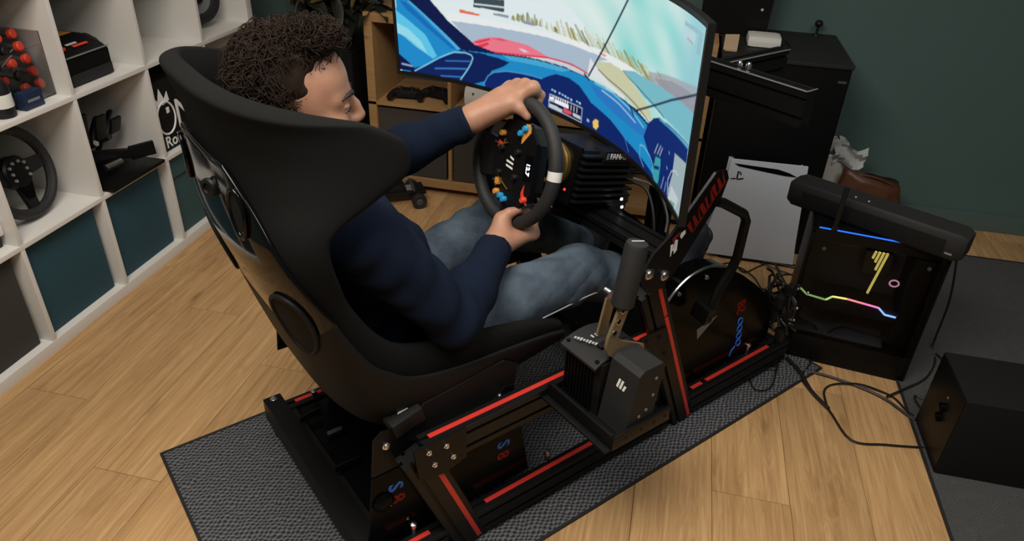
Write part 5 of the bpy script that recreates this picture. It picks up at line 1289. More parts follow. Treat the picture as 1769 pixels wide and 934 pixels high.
def panel(mb, u0, u1, v0, v1, o0, o1, n=40):
    vs = []
    for i in range(n + 1):
        u = u0 + (u1 - u0) * i / n
        vs += [scr(u, v0, o1), scr(u, v1, o1), scr(u, v1, o0), scr(u, v0, o0)]
    fs = [(4 * i + k, 4 * i + (k + 1) % 4, 4 * i + 4 + (k + 1) % 4, 4 * i + 4 + k) for i in range(n) for k in range(4)] + [(3, 2, 1, 0), (4 * n, 4 * n + 1, 4 * n + 2, 4 * n + 3)]
    return mb.add(vs, fs)


U0, U1, V0, V1 = .0075, .9925, .028, .975
panel(MB(RIG), 0, 1, 0, 1, -.011, -.002).build('rear_shell', 'black_plastic', mon)
mb = MB(RIG); panel(mb, 0, 1, 0, V0, -.002, .004); panel(mb, 0, 1, V1, 1, -.002, .004); panel(mb, 0, U0, V0, V1, -.002, .004, 1); panel(mb, U1, 1, V0, V1, -.002, .004, 1)
mb.build('bezel', 'black_plastic', mon)
mb = MB(RIG); panel(mb, .3, .7, .2, .8, -.05, -.010, 12); mb.build('rear_hump', 'black_plastic', mon)
NU, NV = 660, 210
uu = np.linspace(U0, U1, NU); vv = np.linspace(V0, V1, NV)
UU, VV = np.meshgrid(uu, vv)
base = np.zeros((NV, NU, 3))
c1 = np.array(srgb(226, 240, 236)); c2 = np.array(srgb(126, 216, 210)); c3 = np.array(srgb(150, 205, 212))
nz = .5 + .28 * np.sin(UU * 19 + 3 * np.sin(VV * 7)) * np.sin(VV * 9 + UU * 6 + 1) + .16 * np.sin(UU * 47 + VV * 21)
k = np.clip((UU - .5) / .28, 0, 1)[..., None]; kk = (np.clip(nz, 0, 1) * np.clip((UU - .45) * 4, 0, 1))[..., None]
base[:] = c1 * (1 - kk) + c2 * kk
lo = np.clip((UU - .83) / .12, 0, 1)[..., None]; base = base * (1 - lo) + c3 * lo
AS = MW / MH


def cover_poly(p):
    ins = np.zeros(UU.shape, bool); n = len(p); j = n - 1
    for i in range(n):
        xi, yi = p[i]; xj, yj = p[j]
        if yi != yj:
            ins ^= ((yi > VV) != (yj > VV)) & (UU < (xj - xi) * (VV - yi) / (yj - yi) + xi)
        j = i
    return ins.astype(float)


def cover_line(p, w):
    d = np.full(UU.shape, 9.0)
    for (xa, ya), (xb, yb) in zip(p[:-1], p[1:]):
        ax, bx = xa * AS, xb * AS; dx_, dy_ = bx - ax, yb - ya; L2 = dx_ * dx_ + dy_ * dy_ + 1e-12
        t_ = np.clip(((UU * AS - ax) * dx_ + (VV - ya) * dy_) / L2, 0, 1)
        d = np.minimum(d, np.hypot(UU * AS - ax - t_ * dx_, VV - ya - t_ * dy_))
    px_ = .0045
    return np.clip((w / 2 - d) / px_ + .5, 0, 1)


rs = np.random.RandomState(4)
for kind, c, flat, wd in SCREEN:
    p = list(zip(flat[::2], flat[1::2])); col = np.array(srgb(*c))
    m_ = cover_poly(p) if kind == 'p' else cover_line(p, max(wd, .006))
    if c in ((196, 190, 140), (178, 165, 95)): m_ = m_ * (rs.rand(*m_.shape) > .25) * (.55 + .45 * rs.rand(*m_.shape))
    elif c in ((165, 166, 174), (150, 150, 160)): m_ = m_ * (.6 + .4 * rs.rand(*m_.shape))
    base = base * (1 - m_[..., None]) + col * m_[..., None]
for _ in range(1):
    pb_ = np.pad(base, ((1, 1), (1, 1), (0, 0)), 'edge'); base = .4 * base + .15 * (pb_[:-2, 1:-1] + pb_[2:, 1:-1] + pb_[1:-1, :-2] + pb_[1:-1, 2:])
vs = [RIG @ scr(float(u), float(v), .0005) for v in vv for u in uu]
inv = PIV[mon.name].inverted()
me = bpy.data.meshes.new('screen')
va = np.array([tuple(inv @ p) for p in vs], np.float32)
ii = (np.arange(NV - 1)[:, None] * NU + np.arange(NU - 1)[None]).ravel()
qa = np.stack([ii, ii + NU, ii + NU + 1, ii + 1], 1).astype(np.int32)
me.vertices.add(len(va)); me.vertices.foreach_set('co', va.ravel())
me.loops.add(qa.size); me.loops.foreach_set('vertex_index', qa.ravel())
me.polygons.add(len(qa)); me.polygons.foreach_set('loop_start', np.arange(len(qa), dtype=np.int32) * 4)
me.update(calc_edges=True)
at = me.color_attributes.new('picture', 'FLOAT_COLOR', 'POINT')
at.data.foreach_set('color', np.concatenate([base.reshape(-1, 3), np.ones((NU * NV, 1))], 1).astype(np.float32).ravel())
m = bpy.data.materials.new('screen_picture'); m.use_nodes = True; MATS['screen_picture'] = m
nt = m.node_tree; b = nt.nodes['Principled BSDF']; a_ = nt.nodes.new('ShaderNodeVertexColor'); a_.layer_name = 'picture'
b.inputs['Base Color'].default_value = (.005, .005, .005, 1); b.inputs['Roughness'].default_value = .3; b.inputs['Specular IOR Level'].default_value = .08
nt.links.new(a_.outputs[0], b.inputs['Emission Color']); b.inputs['Emission Strength'].default_value = 0.92
link('screen', me, 'screen_picture', mon, 0)

# ------------------------------------------------------------------ racing seat (lofted)
ST = [  # centre (a, z), rim (a, z), half width, roundness
    ((.845, .445), (.865, .485), .192, .55), ((.78, .425), (.80, .518), .197, .5), ((.66, .400), (.66, .552), .203, .48), ((.52, .380), (.535, .578), .208, .48),
    ((.41, .393), (.42, .612), .213, .5), ((.342, .47), (.362, .665), .217, .52), ((.302, .58), (.320, .735), .221, .55), ((.268, .70), (.292, .80), .226, .55),
    ((.232, .82), (.280, .865), .238, .6), ((.220, .90), (.292, .915), .238, .6), ((.214, .97), (.378, .955), .236, .6), ((.207, 1.04), (.442, .988), .232, .6),
    ((.192, 1.10), (.440, 1.042), .226, .6), ((.176, 1.152), (.372, 1.085), .222, .62)]


def interp(arr, sub):
    P = [Vector(p) for p in arr]; return spline(P, sub)


SUB = 4
Cc = interp([(a, z_, 0) for (a, z_), _, _, _ in ST], SUB); Rr = interp([(a, z_, 0) for _, (a, z_), _, _ in ST], SUB); Ww = interp([(w_, q_, 0) for _, _, w_, q_ in ST], SUB)
NSV = 28


def seat_pt(i, v, off=0.0):
    c, r_, w_ = Cc[i], Rr[i], Ww[i]
    q_ = w_.y; ph = abs(v) * math.pi / 2
    bx = w_.x * max(math.sin(ph), 1e-6) ** q_ * (1 if v >= 0 else -1); t_ = 1 - max(math.cos(ph), 0) ** q_
    i0, i1 = max(i - 1, 0), min(i + 1, len(Cc) - 1)
    tg = (Cc[i1] - Cc[i0]).normalized(); nrm = Vector((-tg.y, tg.x, 0))        # outward (away from the driver) in the a-z plane
    if nrm.dot(r_ - c) > 0: nrm = -nrm
    cs = math.cos(ph)
    return Vector((c.x + (r_.x - c.x) * t_ + nrm.x * off * cs, bx + off * math.sin(ph) * (1 if v >= 0 else -1), c.y + (r_.y - c.y) * t_ + nrm.y * off * cs))


def seat_mesh(i0, i1, v0, v1, off, name, m, par, thick, sub=2, lim=None):
    vs = []; fs = []; nv = NSV
    for i in range(i0, i1 + 1):
        for j in range(nv + 1): vs.append(seat_pt(i, (v0 + (v1 - v0) * j / nv) * (lim(i) if lim else 1), off))
    for i in range(i1 - i0):
        for j in range(nv):
            fs.append((i * (nv + 1) + j, i * (nv + 1) + j + 1, (i + 1) * (nv + 1) + j + 1, (i + 1) * (nv + 1) + j))
    mb = MB(RIG); mb.add(vs, fs)
    me = bpy.data.meshes.new(name); T = PIV[par.name].inverted() @ RIG
    me.from_pydata([tuple(T @ Vector(v)) for v in vs], [], fs)
    bm = bmesh.new(); bm.from_mesh(me); bmesh.ops.delete(bm, geom=[v for v in bm.verts if not v.link_faces], context='VERTS'); bmesh.ops.recalc_face_normals(bm, faces=bm.faces)
    # make the normals look at the driver
    mid = bm.faces[:] and min(bm.faces, key=lambda f: abs((f.calc_center_median()).y) )
    drv = T @ Vector((.55, 0, .85))
    if mid.normal.dot(drv - mid.calc_center_median()) < 0: bmesh.ops.reverse_faces(bm, faces=bm.faces)
    bm.to_mesh(me); bm.free()
    o = link(name, me, m, par, 180)
    so = o.modifiers.new('solid', 'SOLIDIFY'); so.thickness = thick; so.offset = -1
    ss = o.modifiers.new('subd', 'SUBSURF'); ss.levels = 1; ss.render_levels = sub
    return o


seat = rthing('bucket_chair', 'black bucket racing chair with high side wings under the driver', 'chair', (.5, 0, .33))
NI = len(Cc) - 1
seat_mesh(0, NI, -1, 1, 0.0, 'upholstery', 'seat_fabric', seat, .038)
vlim = lambda i: min(.93, .66 - (i - 32) * .045)
seat_mesh(27, 43, -1, 1, .043, 'back_shell', 'seat_shell', seat, .010, lim=vlim)
seat_mesh(0, 28, -1, 1, .042, 'base_shell', 'seat_side', seat, .012, lim=lambda i: .95 if i < 18 else .95 - .0105 * (i - 18))


def seat_at(fi, v, off):
    i = int(math.floor(fi)); f = fi - i
    return seat_pt(i, v, off).lerp(seat_pt(i + 1, v, off), f)


def oval(ci, cv, ri, rv, tilt, name, m, rim_m):
    for s in (-1, 1):
        q = lambda a, k: seat_at(ci + ri * k * math.cos(a) + tilt * rv * k * math.sin(a) * 10, s * (cv + rv * k * math.sin(a) - tilt * ri * k * math.cos(a) * .05), .0575)
        A = [2 * math.pi * k / 24 for k in range(24)]
        vs = [q(a, k) for k in (.01, .5, 1.0) for a in A]
        fs = [(r_ * 24 + k, r_ * 24 + (k + 1) % 24, r_ * 24 + 24 + (k + 1) % 24, r_ * 24 + 24 + k) for r_ in (0, 1) for k in range(24)]
        o_ = MB(RIG).add(vs, fs).build(name, m, seat, 180)
        MB(RIG).tube([q(a, 1.0) for a in A], .0045, 8, True, True, 2).build('opening_rim', rim_m, o_, 180)


oval(28.6, .40, 2.5, .19, 0, 'belt_opening', 'black_matte', 'seat_side')
oval(38.4, .235, 2.6, .055, .0, 'harness_slot', 'black_matte', 'seat_shell')
for s in (1,):
    MB(RIG).lathe(seat_at(38.9, .03, .056), (-1, .5, .05), [(.014, -.006), (.018, .004), (.016, .009), (.010, .010), (.009, .006)], 20).build('harness_ring', 'black_plastic', seat)

# ------------------------------------------------------------------ smooth body surfaces from blended shapes (surface nets)
class SDF:
    def __init__(self, h, k=0.02):
        self.h = h; self.k = k; self.p = []; self.disp = None

    def _add(self, fn, lo, hi, k, op, kill=0):
        self.p.append((fn, np.array(lo, float), np.array(hi, float), self.k if k is None else k, op)); return self

    def cap(self, a, b, r1, r2=None, k=None, op='+', flat=None):
        """tapered capsule; flat=(axis, factor) squashes it along an axis"""
        a = np.array(a, float); b = np.array(b, float); r2 = r1 if r2 is None else r2
        ba = b - a; L2 = max(float(ba @ ba), 1e-12); R_ = max(r1, r2)
        if flat is not None:
            ax = np.array(flat[0], float); ax /= np.linalg.norm(ax); fac = flat[1]

        def fn(P):
            t = np.clip(((P - a) @ ba) / L2, 0, 1); d = P - a - t[..., None] * ba
            if flat is not None:
                q = d @ ax; d = d + (q * (1 / fac - 1))[..., None] * ax
            return np.sqrt((d * d).sum(-1)) - (r1 + (r2 - r1) * t)
        return self._add(fn, np.minimum(a, b) - R_, np.maximum(a, b) + R_, k, op)

    def chain(self, pts, rs, k=None, **kw):
        for i in range(len(pts) - 1): self.cap(pts[i], pts[i + 1], rs[i], rs[i + 1], k, **kw)
        return self

    def ell(self, c, r, k=None, op='+', rot=None):
        c = np.array(c, float); r = np.array(r, float); Rm = np.eye(3) if rot is None else np.array(rot, float); R_ = r.max()

        def fn(P):
            q = (P - c) @ Rm
            k0 = np.sqrt(((q / r) ** 2).sum(-1)); k1 = np.sqrt(((q / (r * r)) ** 2).sum(-1)) + 1e-9
            return k0 * (k0 - 1) / k1
        return self._add(fn, c - R_, c + R_, k, op)

    def plane(self, c, n, k=0.004):
        """cuts away what lies beyond the plane on the side of n, near c only (radius 0.13)"""
        c = np.array(c, float); n = np.array(n, float); n /= np.linalg.norm(n)

        def fn(P):
            q = P - c
            return np.maximum(-(q @ n), np.sqrt((q * q).sum(-1)) - .13)
        return self._add(fn, c - .15, c + .15, k, '-')

    def mesh(self):
        h = self.h; B = 24
        blocks = {}
        for i, (fn, lo, hi, k, op) in enumerate(self.p):
            if op != '+': continue
            a = np.floor((lo - k - 3 * h) / (h * B)).astype(int); b = np.floor((hi + k + 3 * h) / (h * B)).astype(int)
            for x in range(a[0], b[0] + 1):
                for y_ in range(a[1], b[1] + 1):
                    for z_ in range(a[2], b[2] + 1): blocks.setdefault((x, y_, z_), []).append(i)
        OFF = 1 << 18
        keyf = lambda g: ((g[..., 0] + OFF) << 40) + ((g[..., 1] + OFF) << 20) + (g[..., 2] + OFF)
        VK = []; VP = []; Q = []
        rng = np.arange(B + 2)
        for bk in blocks:
            o = np.array(bk) * B - 1
            g = np.stack(np.meshgrid(rng + o[0], rng + o[1], rng + o[2], indexing='ij'), -1)
            P = g * h
            lo_, hi_ = P[0, 0, 0], P[-1, -1, -1]
            f = np.full(P.shape[:3], 1.0)
            for fn, lo, hi, k, op in self.p:
                m = k + 3 * h
                if (lo - m > hi_).any() or (hi + m < lo_).any(): continue
                d = fn(P)
                if op == '+':
                    hh = np.clip(.5 + .5 * (f - d) / k, 0, 1); f = f * (1 - hh) + d * hh - k * hh * (1 - hh)
                else:
                    hh = np.clip(.5 - .5 * (f + d) / k, 0, 1); f = f * (1 - hh) - d * hh + k * hh * (1 - hh)
            if self.disp is not None: f = f + self.disp(P)
            s = f < 0
            if s.all() or not s.any(): continue
            # cells: corner (i,j,k)..(+1)
            acc = np.zeros((B + 1, B + 1, B + 1, 3)); cnt = np.zeros((B + 1, B + 1, B + 1))
            C = [(a, b, c) for a in (0, 1) for b in (0, 1) for c in (0, 1)]
            sl = lambda arr, c: arr[c[0]:c[0] + B + 1, c[1]:c[1] + B + 1, c[2]:c[2] + B + 1]
            for c in C:
                for ax in range(3):
                    if c[ax]: continue
                    d = list(c); d[ax] = 1
                    f0, f1 = sl(f, c), sl(f, d); x = (f0 < 0) != (f1 < 0)
                    t = np.where(x, f0 / np.where(x, f0 - f1, 1), 0)
                    q = np.array(c, float) + np.zeros(t.shape + (3,)); q[..., ax] += t
                    acc += q * x[..., None]; cnt += x
            w = cnt > 0
            cell = np.argwhere(w)
            # this block owns cells whose local index >= 1  (global o+1 .. o+B)
            pos = (cell + o + acc[w] / cnt[w][:, None]) * h
            VK.append(keyf(cell + o)); VP.append(pos)
            # faces: edges from node n along ax, owned when the node local index is in 1..B
            for ax in range(3):
                u, v = (ax + 1) % 3, (ax + 2) % 3
                a = s[1:B + 1, 1:B + 1, 1:B + 1]
                sh_ = [slice(1, B + 1)] * 3; sh_[ax] = slice(2, B + 2); b = s[tuple(sh_)]
                e_ = np.argwhere(a != b) + 1
                if not len(e_): continue
                ins = s[e_[:, 0], e_[:, 1], e_[:, 2]]
                du = np.zeros(3, int); du[u] = 1; dv = np.zeros(3, int); dv[v] = 1
                q = np.stack([keyf(e_ + o - du - dv), keyf(e_ + o - dv), keyf(e_ + o), keyf(e_ + o - du)], 1)
                q[~ins] = q[~ins][:, ::-1]
                Q.append(q)
        VK = np.concatenate(VK); VP = np.concatenate(VP); Q = np.concatenate(Q)
        uk, ix = np.unique(VK, return_index=True); VP = VP[ix]
        j = np.searchsorted(uk, Q); j = np.clip(j, 0, len(uk) - 1)
        ok = (uk[j] == Q).all(1)
        return VP, j[ok]

    def build(self, name, m, parent, frame, relax=2, decimate=None):
        V, Fq = self.mesh()
        for _ in range(relax):
            acc = np.zeros_like(V); n = np.zeros(len(V))
            for a, b in ((0, 1), (1, 2), (2, 3), (3, 0)):
                np.add.at(acc, Fq[:, a], V[Fq[:, b]]); np.add.at(acc, Fq[:, b], V[Fq[:, a]]); np.add.at(n, Fq[:, a], 1); np.add.at(n, Fq[:, b], 1)
            V = V * .5 + .5 * acc / np.maximum(n, 1)[:, None]
        T = np.array((PIV[parent.name].inverted() if parent else ID) @ frame)
        V = V @ T[:3, :3].T + T[:3, 3]
        if np.linalg.det(T[:3, :3]) < 0: Fq = Fq[:, ::-1]
        me = bpy.data.meshes.new(name)
        me.vertices.add(len(V)); me.vertices.foreach_set('co', V.astype(np.float32).ravel())
        me.loops.add(Fq.size); me.loops.foreach_set('vertex_index', Fq.astype(np.int32).ravel())
        me.polygons.add(len(Fq)); me.polygons.foreach_set('loop_start', np.arange(len(Fq), dtype=np.int32) * 4)
        me.update(calc_edges=True); me.validate()
        o = link(name, me, m, parent, 180)
        return o

# ------------------------------------------------------------------ the driver (rig frame: a forward, b to the right, z up)
person = rthing('person', 'person with curly dark hair in a navy sweater driving from the racing seat', 'person', (.5, 0, .42))
A3 = lambda *v: np.array(v, float)
wc3 = np.array(wc); wu3 = np.array(wu); e3 = np.array(e)


def rimpt(deg):
    a = R(deg); rad = math.cos(a) * wu3 + math.sin(a) * np.array([0, 1.0, 0]); tan = -math.sin(a) * wu3 + math.cos(a) * np.array([0, 1.0, 0])
    return wc3 + .145 * rad, rad, tan


SH = {1: A3(.385, .185, .835), -1: A3(.385, -.185, .845)}
EL = {1: A3(.545, .235, .625), -1: A3(.61, -.22, .795)}
WR = {1: A3(.772, .070, .655), -1: A3(.800, -.082, .915)}
HIP = {1: A3(.50, .095, .485), -1: A3(.50, -.095, .485)}
KN = {1: A3(.955, .165, .562), -1: A3(.935, -.165, .572)}
AN = {1: A3(1.285, .165, .405), -1: A3(1.27, -.15, .40)}


def torso(s, o):
    s.ell((.50, 0, .50), (.135 + o, .158 + o, .105 + o), .05)
    s.ell((.455, 0, .60), (.140 + o, .158 + o, .13 + o), .06)
    s.ell((.395, 0, .75), (.115 + o, .160 + o, .14 + o), .06)
    s.cap((.375, -.13, .84), (.375, .13, .84), .068 + o, None, .05)


def arm(s, sd, o, end=1.0):
    w_ = EL[sd] + (WR[sd] - EL[sd]) * end
    s.chain([SH[sd], EL[sd]], [.062 + o, .048 + o], .035)
    s.chain([EL[sd], EL[sd] + (w_ - EL[sd]) * .35, w_], [.047 + o, .045 + o * 1.1, .030 + o * .9], .02)


def leg(s, sd, o):
    s.chain([HIP[sd], KN[sd]], [.080 + o, .056 + o], .03)
    s.chain([KN[sd], KN[sd] + (AN[sd] - KN[sd]) * .3, AN[sd]], [.056 + o, .054 + o, .038 + o], .02)


body = SDF(.0040, .02)
torso(body, -.006)
for sd in (1, -1): arm(body, sd, -.006); leg(body, sd, -.008)
# neck and head
HX, HZ, HY = -.010, .010, R(19)        # the head is turned a little to the driver's right
HP = A3(.340, 0, 1.03)
HR = np.array(((math.cos(HY), -math.sin(HY), 0), (math.sin(HY), math.cos(HY), 0), (0, 0, 1.0)))
hd = lambda a, b, z_: HR @ (A3(a, b, z_) - HP) + HP + A3(HX, 0, HZ)
body.cap((.345, 0, .86), hd(.335, 0, 1.0), .060, .055, .03)
body.ell(hd(.350, 0, 1.082), (.088, .074, .090), .02, rot=HR)
body.ell(hd(.383, 0, 1.035), (.068, .063, .092), .03, rot=HR)
body.ell(hd(.412, 0, 1.095), (.036, .052, .045), .03, rot=HR)
for s in (-1, 1):
    body.cap(hd(.375, .046 * s, .975), hd(.425, .016 * s, .945), .030, .026, .03)
    body.ell(hd(.415, .040 * s, 1.012), (.030, .024, .024), .025, rot=HR)
    body.cap(hd(.440, .014 * s, 1.064), hd(.425, .045 * s, 1.060), .0125, .010, .018)
    body.ell(hd(.4615, .035 * s, 1.043), (.016, .017, .0115), .012, '-', rot=HR)
    body.ell(hd(.4350, .033 * s, 1.0440), (.0125, .0140, .0115), .004, rot=HR)
    body.ell(hd(.457, .0125 * s, 1.012), (.013, .0085, .008), .008, rot=HR)
    body.ell(hd(.335, .076 * s, 1.035), (.017, .007, .029), .010, rot=HR)
    body.ell(hd(.340, .083 * s, 1.038), (.010, .006, .020), .006, '-', rot=HR)
body.chain([hd(.446, 0, 1.062), hd(.462, 0, 1.038), hd(.470, 0, 1.018)], [.0085, .0095, .0125], .012)
body.cap(hd(.448, -.016, .985), hd(.448, .016, .985), .0095, None, .012)
body.cap(hd(.446, -.013, .973), hd(.446, .013, .973), .009, None, .012)
body.cap(hd(.462, -.02, .9792), hd(.462, .02, .9792), .0022, None, .004, '-')
body.ell(hd(.438, 0, .948), (.022, .026, .018), .02, rot=HR)


def hand(s, sd, degs, palm_mid, knob_out, wrist, thumb):
    """fingers wrap over the rim; degs are the ring angles of index..little finger"""
    mcps = []
    for i, dg in enumerate(degs):
        c, rad, tan = rimpt(dg)
        r_ = (.0100, .0104, .0098, .0086)[i]; sc = (1.0, 1.04, 1.0, .9)[i]
        mcp = c + rad * knob_out[0] + e3 * knob_out[1]
        pip = c + rad * .020 * sc + e3 * .034 * sc if sd < 0 else c - rad * .003 * sc + e3 * .047 * sc
        dip = c - rad * .010 * sc + e3 * .029 * sc if sd < 0 else c - rad * .025 * sc + e3 * .026 * sc
        tip = c - rad * .0265 + e3 * .006
        s.chain([mcp, pip], [r_ * 1.22, r_ * 1.10], .006)
        s.chain([pip, dip, tip], [r_ * 1.08, r_, r_ * .88], .004)
        s.ell(mcp + rad * .002, (r_ * 1.35,) * 3, .008)
        mcps.append(mcp)
    for i, m_ in enumerate(mcps):
        bw = wrist + (mcps[i] - mcps[1]) * .45
        s.cap(bw, m_, .0205, .0155, .014)
    s.cap(wrist, (mcps[1] + mcps[2]) / 2 * .6 + wrist * .4, .029, .027, .02)
    s.cap(wrist, thumb[1] * .8 + thumb[0] * .2, .024, .020, .02)
    tb, t1, t2, t3 = thumb
    s.chain([tb, t1], [.0215, .0180], .014); s.chain([t1, t2, t3], [.0142, .0122, .0100], .008)


# left hand on top of the rim
c, rad, tan = rimpt(352)
cL, rL, tL = rimpt(343)
thL = [WR[-1] * .62 + (cL + rL * .012 - e3 * .03) * .38 + A3(0, .006, -.010), rimpt(354)[0] - e3 * .034 - rL * .006, rimpt(2)[0] - e3 * .027 - rimpt(2)[1] * .014, rimpt(10)[0] - e3 * .012 - rimpt(10)[1] * .026]
hand(body, -1, (359, 350, 341, 332), None, (.034, .004), WR[-1], thL)
# right hand under the lower rim
cR, rR, tR = rimpt(165)
thR = [WR[1] * .62 + (cR - rR * .0 - e3 * .030) * .38, rimpt(163)[0] - e3 * .033 - rR * .010, rimpt(156)[0] - e3 * .024 - rimpt(156)[1] * .024, rimpt(149)[0] - e3 * .006 - rimpt(149)[1] * .030]
hand(body, 1, (153, 162, 171, 180), None, (.028, .040), WR[1], thR)
body.build('person_body', 'skin', person, RIG, 2)

# eyes and eyebrows
for s in (-1, 1):
    ey_ = MB(RIG).sphere(hd(.4385, .033 * s, 1.0425), .0115, 14, 10).build('eye', 'eye_white', person, 180)
    MB(RIG).sphere(hd(.4462, .0338 * s, 1.0395), .0052, 10, 8).build('iris', 'iris', ey_, 180)
    bl = SDF(.003, .008)
    bl.ell(hd(.4385, .033 * s, 1.0470), (.0132, .0146, .0090), .004, rot=HR)
    bl.build('eyelid', 'skin', person, RIG, 1)
    br = SDF(.0028, .006)
    br.chain([hd(.4590, .010 * s, 1.0610), hd(.4575, .024 * s, 1.0690), hd(.4500, .040 * s, 1.0695), hd(.4360, .053 * s, 1.0625)], [.0036, .0042, .0038, .0024], .004)
    MB(RIG).tube([hd(.4505, .021 * s, 1.0415), hd(.4522, .030 * s, 1.0428), hd(.4498, .040 * s, 1.0420), hd(.4440, .0475 * s, 1.0400)], .0013, 6).build('eyelashes', 'brow', person)
    rr_ = random.Random(3)
    br.build('eyebrow', 'brow', person, RIG, 1)
lp = SDF(.0025, .006)
lp.cap(hd(.4515, -.018, .9855), hd(.4515, .018, .9855), .0072, None, .006).cap(hd(.450, -.014, .9735), hd(.450, .014, .9735), .0075, None, .006)
lp.build('lips', 'lip', person, RIG, 1)

# sweater
sw_ = SDF(.0055, .03)
torso(sw_, .016)
sw_.ell((.50, 0, .66), (.105, .115, .11), .06)
arm(sw_, 1, .010, .93); arm(sw_, -1, .010, .93)
for sd in (1, -1):
    d = (WR[sd] - EL[sd]) / np.linalg.norm(WR[sd] - EL[sd])
    c1_ = EL[sd] + (WR[sd] - EL[sd]) * .90; sw_.cap(c1_ - d * .012, c1_ + d * .012, .0405, .0375, .012)
    sw_.plane(EL[sd] + (WR[sd] - EL[sd]) * .955, d)
sw_.cap((.36, 0, .885), (.352, 0, .915), .070, .064, .03)


def folds(P):
    x, y_, z_ = P[..., 0], P[..., 1], P[..., 2]
    w1 = np.sin(70 * x - 46 * z_ + 6 * np.sin(14 * y_ + 9 * z_)); w2 = np.sin(52 * z_ + 33 * y_ + 5 * np.sin(17 * x))
    return .0040 * w1 * (.5 + .5 * np.sin(19 * y_ + 11 * x)) + .0036 * w2 * (.5 + .5 * np.sin(13 * x - 7 * z_))


sw_.disp = folds
sw_.build('sweater', 'sweater', person, RIG, 1)
MB(RIG).tube([(.448, 0, .89), (.508, 0, .815), (.552, 0, .75), (.592, .0, .685), (.605, 0, .62)], .0035, 6).build('zip', 'black_plastic', person)
mb = MB(RIG); mb.box((.512, .004, .812), (.006, .006, .014)); mb.build('zip_pull', 'steel', person)

# jeans
jm = bpy.data.materials.new('denim'); jm.use_nodes = True; MATS['denim'] = jm
nt = jm.node_tree; b = nt.nodes['Principled BSDF']; N = nt.nodes.new; Lk = nt.links.new
tc = N('ShaderNodeTexCoord'); n1 = N('ShaderNodeTexNoise'); n1.inputs['Scale'].default_value = 11; n1.inputs['Detail'].default_value = 7; Lk(tc.outputs['Object'], n1.inputs[0])
mp = N('ShaderNodeMapping'); mp.inputs['Scale'].default_value = (900, 250, 900); Lk(tc.outputs['Object'], mp.inputs[0]); n2 = N('ShaderNodeTexNoise'); n2.inputs['Scale'].default_value = 1; Lk(mp.outputs[0], n2.inputs[0])
ad = N('ShaderNodeMath'); ad.operation = 'MULTIPLY_ADD'; ad.inputs[1].default_value = .35; Lk(n2.outputs[0], ad.inputs[0]); Lk(n1.outputs[0], ad.inputs[2])
r = N('ShaderNodeValToRGB'); Lk(ad.outputs[0], r.inputs[0]); r.color_ramp.elements[0].position = .45; r.color_ramp.elements[0].color = (.009, .019, .036, 1); r.color_ramp.elements[1].position = .85; r.color_ramp.elements[1].color = (.085, .118, .158, 1)
Lk(r.outputs[0], b.inputs['Base Color']); b.inputs['Roughness'].default_value = .85
bp = N('ShaderNodeBump'); bp.inputs['Strength'].default_value = .3; bp.inputs['Distance'].default_value = .002; Lk(n2.outputs[0], bp.inputs['Height']); Lk(bp.outputs[0], b.inputs['Normal'])
je = SDF(.0055, .03)
je.ell((.50, 0, .495), (.140, .166, .105), .05)
for sd in (1, -1): leg(je, sd, .012)
for sd in (1, -1):
    d = (AN[sd] - KN[sd]) / np.linalg.norm(AN[sd] - KN[sd]); je.plane(AN[sd] - d * .01, d)


def jfolds(P):
    x, y_, z_ = P[..., 0], P[..., 1], P[..., 2]
    kn = np.exp(-((x - .90) / .13) ** 2) + np.exp(-((x - .60) / .10) ** 2) + .25
    return .0050 * np.sin(62 * x + 30 * z_ + 4 * np.sin(22 * y_)) * np.sin(24 * z_ - 14 * x + 9 * y_) * kn + .0035 * np.exp(-np.abs(np.sin(34 * x - 40 * z_ + 3 * np.sin(30 * y_))) * 7) * kn


je.disp = jfolds
je.build('jeans', 'denim', person, RIG, 1)
# seam along the outer side of the right leg
sm = []
for i in range(15):
    u = i / 14
    if u < .62:
        p_ = HIP[1] + (KN[1] - HIP[1]) * (.30 + .70 * u / .62); rr = .080 + .012 + (.056 - .080) * (.30 + .70 * u / .62)
    else:
        p_ = KN[1] + (AN[1] - KN[1]) * ((u - .62) / .38 * .5); rr = .0672 - .006 * (u - .62)
    sm.append(p_ + A3(0, rr * .95 + .003, -rr * .30))
MB(RIG).tube(sm, .0016, 5).build('side_seam', 'jeans_thread', person)

